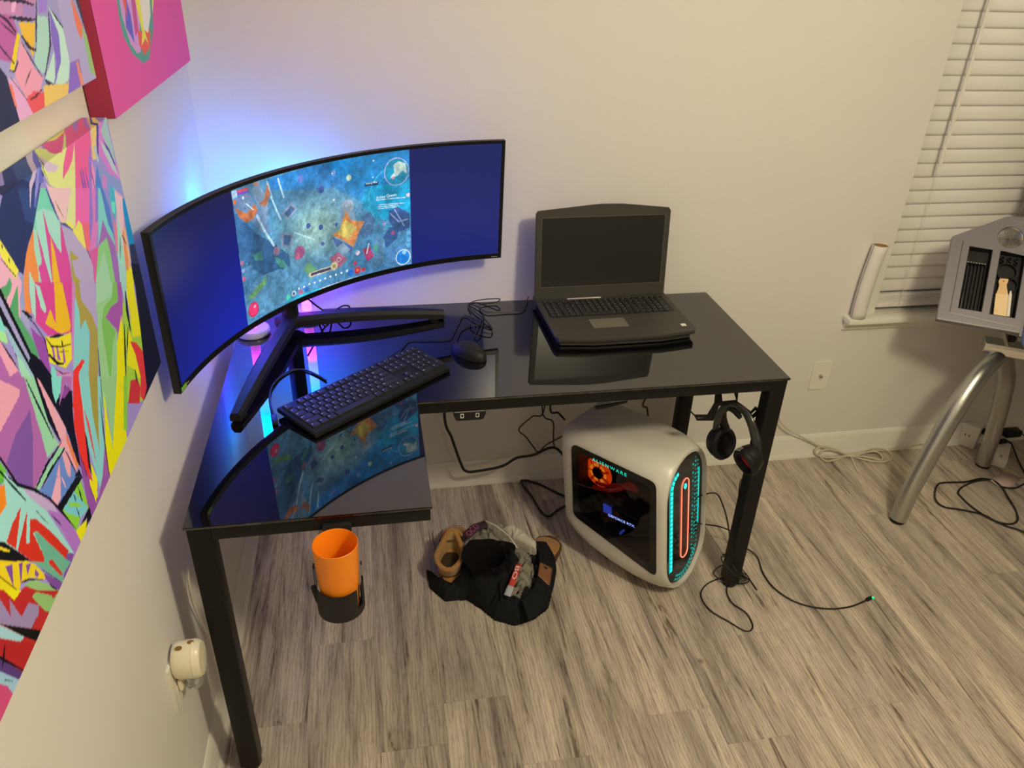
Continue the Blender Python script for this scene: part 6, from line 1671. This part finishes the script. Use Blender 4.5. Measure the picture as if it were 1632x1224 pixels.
# brush and pen in the tray
bp_ = [tz(*p) for p in [(612, 597), (684, 602), (683, 622), (668, 652), (672, 690), (680, 728)]]
bp2 = [tz(*p) for p in [(680, 728), (690, 922), (690, 930), (556, 908), (580, 722), (590, 705), (603, 660), (603, 620)]]
off = Matrix.Translation((0, 0, -0.016))
br = thing('paint_brush', 'wide flat wooden paint brush lying in the tray of the drafting table', 'brush', tuple(TM @ Vector((bp_[0][0], bp_[0][1], -0.016))))
handle = bp_[:6] + [tz(580, 727), tz(592, 700), tz(606, 655), tz(600, 622)]
MB().prism(handle[::-1], TM @ off, 0.009).build('handle', M['wood'], br)
MB().prism([tz(682, 727), tz(578, 722), tz(556, 908), tz(692, 930)], TM @ Matrix.Translation((0, 0, -0.015)), 0.007).build('bristle_head', mat('pale_wood', (0.80, 0.60, 0.34), 0.5, var=0.05), br)
pc_ = tz(642, 622); MB().prism(circ(pc_[0], pc_[1], 0.002, 10), TM @ Matrix.Translation((0, 0, -0.0072)), 0.0004).build('hole', M['sole'], br)
pn = thing('pen', 'white pointed pen lying beside the wooden brush', 'pen', tuple(TM @ Vector((*tz(690, 925), -0.012))))
a_, b_ = tz(678, 925), tz(702, 705)
MB().tube([TM @ Vector((a_[0], a_[1], -0.006)), TM @ Vector((a_[0] * .15 + b_[0] * .85, a_[1] * .15 + b_[1] * .85, -0.006)), TM @ Vector((b_[0], b_[1], -0.006))], [0.0045, 0.0045, 0.0015], 10).build('barrel', M['plate'], pn)
a_, b_ = tz(280, 842), tz(300, 715)
sp = thing('scalpel', 'thin silver craft knife in the left slot of the tray', 'knife', tuple(TM @ Vector((a_[0], a_[1], -0.015))))
MB().tube([TM @ Vector((a_[0], a_[1], -0.013)), TM @ Vector((b_[0], b_[1], -0.013))], [0.0026, 0.0018], 8).build('handle', M['chrome'], sp)

# ------------------------------------------------------------------ paper roll on the sill
rp = thing('paper_roll', 'white rolled-up paper leaning in the corner of the window sill', 'paper roll', (2.095, -0.012, 0.604))
RB, RT = Vector((2.098, -0.0275, 0.6045)), Vector((2.097, -0.0300, 0.868))
def rollf(u, v):
    a = 2 * PI * u; r_ = 0.0265 + 0.0008 * math.sin(a * 2); c = RB.lerp(RT, v) + Vector((-0.006 * math.sin(PI * v) + 0.012 * (v - .5), 0, 0))
    return c + Vector((r_ * math.cos(a), r_ * math.sin(a) * 0.9, 0))
q = MB(); q.grid(rollf, 40, 14, closeu=True); o = q.build('sheet', M['paper'], rp); o.modifiers.new('t', 'SOLIDIFY').thickness = 0.0012
q = MB(); q.grid(lambda u, v: rollf(u, v * 0.985 + 0.004) * 1.0 + (RB.lerp(RT, v) - rollf(u, v)) * 0.085, 32, 14, closeu=True); q.build('core', M['kraft'], rp)
MB().tube([rollf(0.52, v_) + Vector((-0.0006, 0, 0)) for v_ in (0, .25, .5, .75, 1)], 0.0007, 5).build('paper_edge', M['sole'], rp)

# ------------------------------------------------------------------ wall plates
cx = thing('coax_plate', 'white wall plate with a single coaxial socket right of the desk', 'wall plate', (2.0228, 0, 0.303))
MB().prism(rrect(-0.035, 0, 0.035, 0.114, 0.003), frame((2.0228, 0.0, 0.303), (1, 0, 0), (0, 0, 1), (0, -1, 0)), 0.0055).build('plate', M['plate'], cx)
MB().lathe([(0, 0.005), (0.006, 0.005), (0.006, 0.0085), (0.0045, 0.009), (0.0045, 0.016), (0.003, 0.016), (0.003, 0.010), (0, 0.010)], frame((2.0228, 0, 0.360), (1, 0, 0), (0, 0, 1), (0, -1, 0)), 14).build('socket', M['steel'], cx)
for z in (0.318, 0.402): MB().lathe([(0, 0.005), (0.0028, 0.005), (0.0028, 0.0064), (0, 0.0066)], frame((2.0228, 0, z), (1, 0, 0), (0, 0, 1), (0, -1, 0)), 10).build('screw', M['plate'], cx)

OY, OZ = -1.094, 0.414
ol = thing('wall_outlet', 'white wall socket plate low on the left wall behind the plug-in freshener', 'wall outlet', (0, OY, OZ))
FL = frame((0.0, OY, OZ), (0, -1, 0), (0, 0, 1), (1, 0, 0))
FL = frame((0.0, OY, OZ), (0, 1, 0), (0, 0, 1), (1, 0, 0))
MB().prism(rrect(-0.036, -0.060, 0.036, 0.060, 0.003), FL, 0.0055).build('plate', M['plate'], ol)
MB().prism(rrect(-0.017, -0.052, 0.017, -0.006, 0.004), FL @ Matrix.Translation((0, 0, 0.005)), 0.0015).build('socket', M['plate'], ol)
fr_ = thing('air_freshener', 'cream plug-in air freshener with a clear oil bottle on the left wall', 'air freshener', (0.0066, OY, OZ + 0.03))
FF = frame((0.0066, OY + 0.004, OZ + 0.046), (0, 1, 0), (0, 0, 1), (1, 0, 0))
cream = mat('cream_plastic', (0.86, 0.80, 0.62), 0.3, var=0.02)
def oval(r, z): return (r, z)
body = MB(); prof = [(0, 0.0), (0.82, 0.0), (0.92, 0.004), (0.98, 0.012), (1.0, 0.026), (1.0, 0.040), (0.96, 0.048), (0.86, 0.053), (0, 0.055)]
body.lathe(prof, FF @ Matrix.Diagonal((0.034, 0.042, 1, 1)), 40); body.build('housing', cream, fr_)
MB().lathe([(0.985, 0.036), (1.012, 0.038), (1.012, 0.041), (0.985, 0.043)], FF @ Matrix.Diagonal((0.034, 0.042, 1, 1)), 40).build('rim', cream, fr_)
hol = mat('amber_shadow_vent', (0.25, 0.13, 0.02), 0.6)
for zz, yy in ((0.016, -0.008), (0.036, 0.004)):
    MB().lathe([(0, 0), (0.0065, 0), (0.0065, 0.0015), (0.0, 0.0018)], FF @ Matrix.Translation((yy, 0.0405, zz)) @ Matrix.Rotation(R(-90), 4, 'X') @ Matrix.Diagonal((0.8, 1.0, 1, 1)), 16).build('vent', hol, fr_)
MB().box((0.012, OY + 0.004, OZ - 0.006), (0.010, 0.040, 0.030), 0, 0.004).build('plug_base', cream, fr_)
clear = mat('clear_bottle', (0.80, 0.82, 0.78), 0.05, trans=0.85, var=0)
MB().lathe([(0, -0.026), (0.012, -0.026), (0.017, -0.021), (0.0185, -0.008), (0.017, 0.004), (0.010, 0.010), (0, 0.010)], Matrix.Translation((0.034, OY + 0.004, OZ - 0.002)), 24).build('bottle', clear, fr_)
for z in (0.0,):
    cable('wall_cable', 'thin white cord hanging down the left wall behind the front desk leg', [at(312, 860, 0, .010), at(303, 885, 0, .010), at(300, 908, 0, .010), at(302, 935, 0, .010), at(308, 962, 0, .010), at(319, 987, 0, .010), at(335, 1020, 0, .012), at(350, 1080, 0, .02)], 0.0024, 'plate')

# ------------------------------------------------------------------ cables under and beside the desk
def wy(u, v, y=-0.10): return at(u, v, 1, y)
def fl_(u, v, z=0.006): return at(u, v, 2, z)
cable('power_cable', 'thick black cable drooping under the desk in front of the wall', [Vector((0.635, -0.10, 0.7)), wy(708, 660), wy(720, 698), wy(735, 740), wy(743, 751), wy(760, 751), wy(800, 743), wy(823, 730), wy(850, 725), wy(872, 715), wy(885, 714), wy(895, 722), wy(905, 735)], 0.0048)
cable('video_cable', 'thin black cable hanging in an open loop left of the computer', [Vector((0.965, -0.12, 0.70)), wy(868, 649), wy(848, 664), wy(827, 684), wy(838, 696), wy(850, 712), wy(858, 720), wy(872, 708), wy(891, 698), wy(905, 690)], 0.0024)
cable('network_cable', 'thin black cable dropping straight to the back of the computer', [Vector((0.97, -0.14, 0.70)), wy(864, 650), wy(881, 672), wy(882, 695), wy(884, 712), wy(897, 722)], 0.0024)
sh1 = cable('plug_lead', 'short black lead with a stiff plug behind the computer', [Vector((0.99, -0.2, 0.71)), wy(877, 646), wy(890, 658), wy(900, 669)], 0.0036)
cable('antenna_lead', 'black lead slanting above the top of the computer', [wy(1000, 640, -0.35), wy(985, 643, -0.35), wy(965, 647, -0.35), wy(949, 650, -0.35)], [0.003, 0.0045, 0.006, 0.006], smooth=3)
cable('thin_lead', 'thin black lead hanging under the desk left of its back leg', [Vector((1.345, -0.25, 0.70)), wy(1028, 636, -.25), wy(1031, 650, -.25), wy(1033, 664, -.25)], 0.003)
cable('floor_cable', 'black cable looped on the floor behind the computer', [fl_(925, 800), fl_(893, 788), fl_(860, 772), fl_(834, 765), fl_(833, 772), fl_(848, 792), fl_(862, 815), fl_(875, 823), fl_(890, 812), fl_(915, 800)], 0.0042)
prt = pc(-0.100, FD if False else 0.010, 0.27)
cable('headset_cable', 'black cable from the computer front down beside the right desk leg', [prt, fl_(1140, 786, .22), fl_(1153, 808, .14), fl_(1160, 835, .06), fl_(1164, 870, .015), fl_(1160, 895)], 0.0026)
prt2 = pc(-0.100, 0.010, 0.176)
cable('charging_cable', 'black cable from the computer ending in a green-lit plug on the floor', [prt2, fl_(1140, 838, .10), fl_(1155, 842, .09), fl_(1170, 850, .07), fl_(1180, 868, .04), fl_(1205, 885), fl_(1217, 915), fl_(1237, 940), fl_(1272, 961), fl_(1316, 970), fl_(1354, 967), fl_(1382, 956)], 0.0026)
MB().bar(fl_(1378, 957, .006), fl_(1392, 951, .006), 0.010, 0.008, bev=0.002)
ct = thing('cable_plug', 'small black plug with a green light at the end of the floor cable', 'plug', tuple(fl_(1387, 954, 0.0)))
MB().bar(fl_(1381, 956, .006), fl_(1390, 952, .006), 0.010, 0.009, bev=0.002).build('housing', M['blackp'], ct)
MB().ell(tuple(fl_(1391, 952.5, .0085)), (0.0045, 0.0045, 0.0035)).build('light', glow('green_led', (0.02, 0.9, 0.25), 1.4), ct)
lg_ = Vector((DX1 - 0.026, DYF + 0.026, 0))
bun = [(lg_.x + (0.040 + 0.016 * math.sin(k * 1.7)) * math.cos(k * 0.75) + 0.012, lg_.y + (0.044 + 0.014 * math.cos(k * 1.1)) * math.sin(k * 0.75) + 0.01, 0.008 + 0.0035 * (k / 6) + 0.085 * max(0, math.sin(k * 0.375)) ** 2) for k in range(26)]
cable('cable_bundle', 'black cable coiled round the foot of the right front desk leg', bun, 0.0021, smooth=4)
hcur = [hp(705, 1060, -0.58), hp(650, 1130, -0.60), at(1178, 780, 1, -0.60), at(1178, 800, 1, -0.60), at(1186, 830, 1, -0.59), Vector((1.50, -0.57, 0.06)), Vector((1.53, -0.60, 0.010)), Vector((1.535, -0.66, 0.006)), fl_(1182, 952), fl_(1163, 938)]
cable('headset_lead', 'thin black lead hanging from the headset down behind the desk leg', hcur[:8], 0.0018)
cable('looped_cable', 'thin black cable looping over the floor in front of the right desk leg', [fl_(1172, 921), fl_(1155, 920), fl_(1128, 930), fl_(1117, 948), fl_(1131, 972), fl_(1162, 991), fl_(1189, 1006), fl_(1200, 998), fl_(1189, 977), fl_(1166, 960), fl_(1158, 940), fl_(1164, 924)], 0.0022)

def cz(zx, zy, h=0.008):
    u, v = 1200 + zx / 5.829, 640 + zy / 5.829
    p = at(u, v, 2, h)
    return p if p.y < -0.028 else at(u, v, 1, -0.028)
coil = cable('network_coil', 'cream network cable tied in a flat coil by the baseboard', [Vector((1.42, -0.045, 0.70)), at(1165, 520, 1, -0.03), at(1205, 570, 1, -0.03), at(1233, 612, 1, -0.03), at(1236, 640, 1, -0.03), cz(245, 165), cz(285, 225), cz(345, 272), cz(450, 325), cz(540, 372), cz(640, 420), cz(760, 455), cz(880, 498, .012), cz(1000, 530), cz(1120, 556), cz(1230, 556), cz(1292, 520), cz(1270, 470, .012), cz(1190, 435, .012), cz(1100, 438, .012), cz(1000, 470, .012), cz(880, 500, .014), cz(780, 535), cz(690, 555), cz(640, 525), cz(622, 490, .01), cz(650, 455, .014), cz(720, 448, .014), cz(800, 470, .014), cz(890, 508, .016), cz(1010, 510, .016), cz(1130, 530, .012), cz(1190, 545, .01), cz(1205, 515, .012), cz(1160, 470, .016), cz(1090, 465, .016), cz(980, 492, .018), cz(860, 505, .018), cz(740, 520, .012), cz(640, 512, .01), cz(580, 480, .01), cz(590, 440, .014), cz(660, 415, .018), cz(760, 445, .02), cz(880, 490, .022), cz(1000, 480, .02), cz(1060, 450, .02), cz(1180, 455, .01), cz(1300, 450, .006), cz(1430, 425, .006), cz(1570, 395, .006), Vector((2.62, -0.03, 0.008))], 0.0033, 'wcable', 6)
MB().tube([cz(905, 505, .026), cz(925, 540, .012), cz(950, 600, .006), cz(985, 668, .006)], 0.0016, 6, smooth=4).build('twist_tie', M['plate'], coil)

# power pieces at the right
pb0 = at(1551, 717, 2, 0.001)
ad = thing('socket_block', 'white block of power sockets against the baseboard behind the drafting table', 'power block', (pb0.x + 0.02, pb0.y + 0.06, 0.001))
AM = Matrix.Translation((pb0.x, pb0.y, 0)) @ Matrix.Rotation(R(38), 4, 'Z')
MB().boxm(AM @ Matrix.Translation((0.035, 0.035, 0.051)), 0.072, 0.070, 0.10, 0.004).build('housing', M['plate'], ad)
for dx, dz_ in ((0.03, 0.055), (0.045, 0.055)):
    MB().boxm(AM @ Matrix.Translation((dx, -0.0005, dz_)), 0.003, 0.002, 0.010).build('slot', M['blackp'], ad)
for dy in (0.03, 0.045):
    MB().boxm(AM @ Matrix.Translation((-0.0015, dy, 0.055)), 0.002, 0.003, 0.010).build('slot', M['blackp'], ad)
MB().boxm(AM @ Matrix.Translation((0.048, -0.012, 0.070)), 0.024, 0.026, 0.020, 0.004).build('plug', M['blackp'], ad)
sa, sb = at(1592, 738, 2, 0.02), at(1603, 690, 2, 0.02)
ps = thing('power_strip', 'white power strip on the floor behind the rear table leg', 'power strip', ((sa.x + sb.x) / 2, (sa.y + sb.y) / 2, 0.001))
sb = sb + (sb - sa) * 0.0; sd = (sb - sa).normalized()
pc0 = sa.lerp(sb, .5); pc0.z = 0.019
MB().bar(Vector((sa.x, sa.y, 0.019)), Vector((sa.x + sd.x * 0.15, sa.y + sd.y * 0.15, 0.019)), 0.050, 0.036, bev=0.004).build('housing', M['plate'], ps)
for t in (0.02, 0.033):
    c_ = sa + sd * t
    MB().boxm(Matrix.Translation((c_.x, c_.y, 0.0372)) @ Matrix.Rotation(math.atan2(sd.y, sd.x), 4, 'Z'), 0.004, 0.009, 0.001).build('slot', M['blackp'], ps)
k0 = at(1590, 704, 2, 0.045); k1 = at(1604, 702, 2, 0.045)
pg = thing('black_plug', 'black plug pushed into the white power strip', 'plug', tuple(k0))
MB().bar(k0, k1, 0.020, 0.014, bev=0.004).build('housing', M['blackp'], pg)
cable('lamp_lead', 'black cord running forward from the power strip past the table leg', [k1, at(1612, 708, 2, .03), at(1622, 732, 2, .01), at(1632, 752, 2, .006), at(1650, 790, 2, .006)], 0.0032)
a0 = at(1599, 690, 2, 0.05); a1 = at(1624, 688, 2, 0.05)
bk = thing('power_brick', 'black power brick leaning on the white power strip', 'power brick', tuple(a0))
MB().bar(a0, a1, 0.040, 0.030, bev=0.006).build('housing', M['blackp'], bk)
cable('brick_lead', 'thin black cord leaving the power brick at the right edge', [a1, at(1631, 693, 2, .03), at(1640, 706, 2, .008)], 0.0022)
pts = [(1650, 856), (1625, 845), (1600, 837), (1570, 822), (1545, 805), (1532, 792), (1527, 785), (1534, 776), (1555, 767), (1580, 765), (1596, 776), (1606, 792), (1618, 812), (1622, 828), (1612, 835), (1590, 832), (1566, 820), (1530, 812), (1505, 808), (1492, 798), (1490, 785), (1495, 772), (1508, 769), (1538, 768), (1562, 763), (1580, 765), (1594, 775), (1612, 778), (1625, 775), (1650, 760)]
cable('extension_lead', 'long black cord lying in open loops on the floor before the table leg', [at(u, v, 2, .005 + .004 * (i % 2)) for i, (u, v) in enumerate(pts)], 0.0034, smooth=6)
pp = [at(1578, 766, 2, .012), at(1600, 751, 2, .004), at(1629, 762, 2, .004), at(1607, 780, 2, .004), at(1590, 774, 2, .006)]
q = MB(); vs = [q.bm.verts.new(p) for p in pp]; q.bm.faces.new(vs)
o = q.build('paper_scrap', mat('pinkish_paper', (0.55, 0.42, 0.38), 0.8)); o.modifiers.new('t', 'SOLIDIFY').thickness = 0.001
tag(o, 'small crumpled scrap of pale paper under the black cord', 'paper')
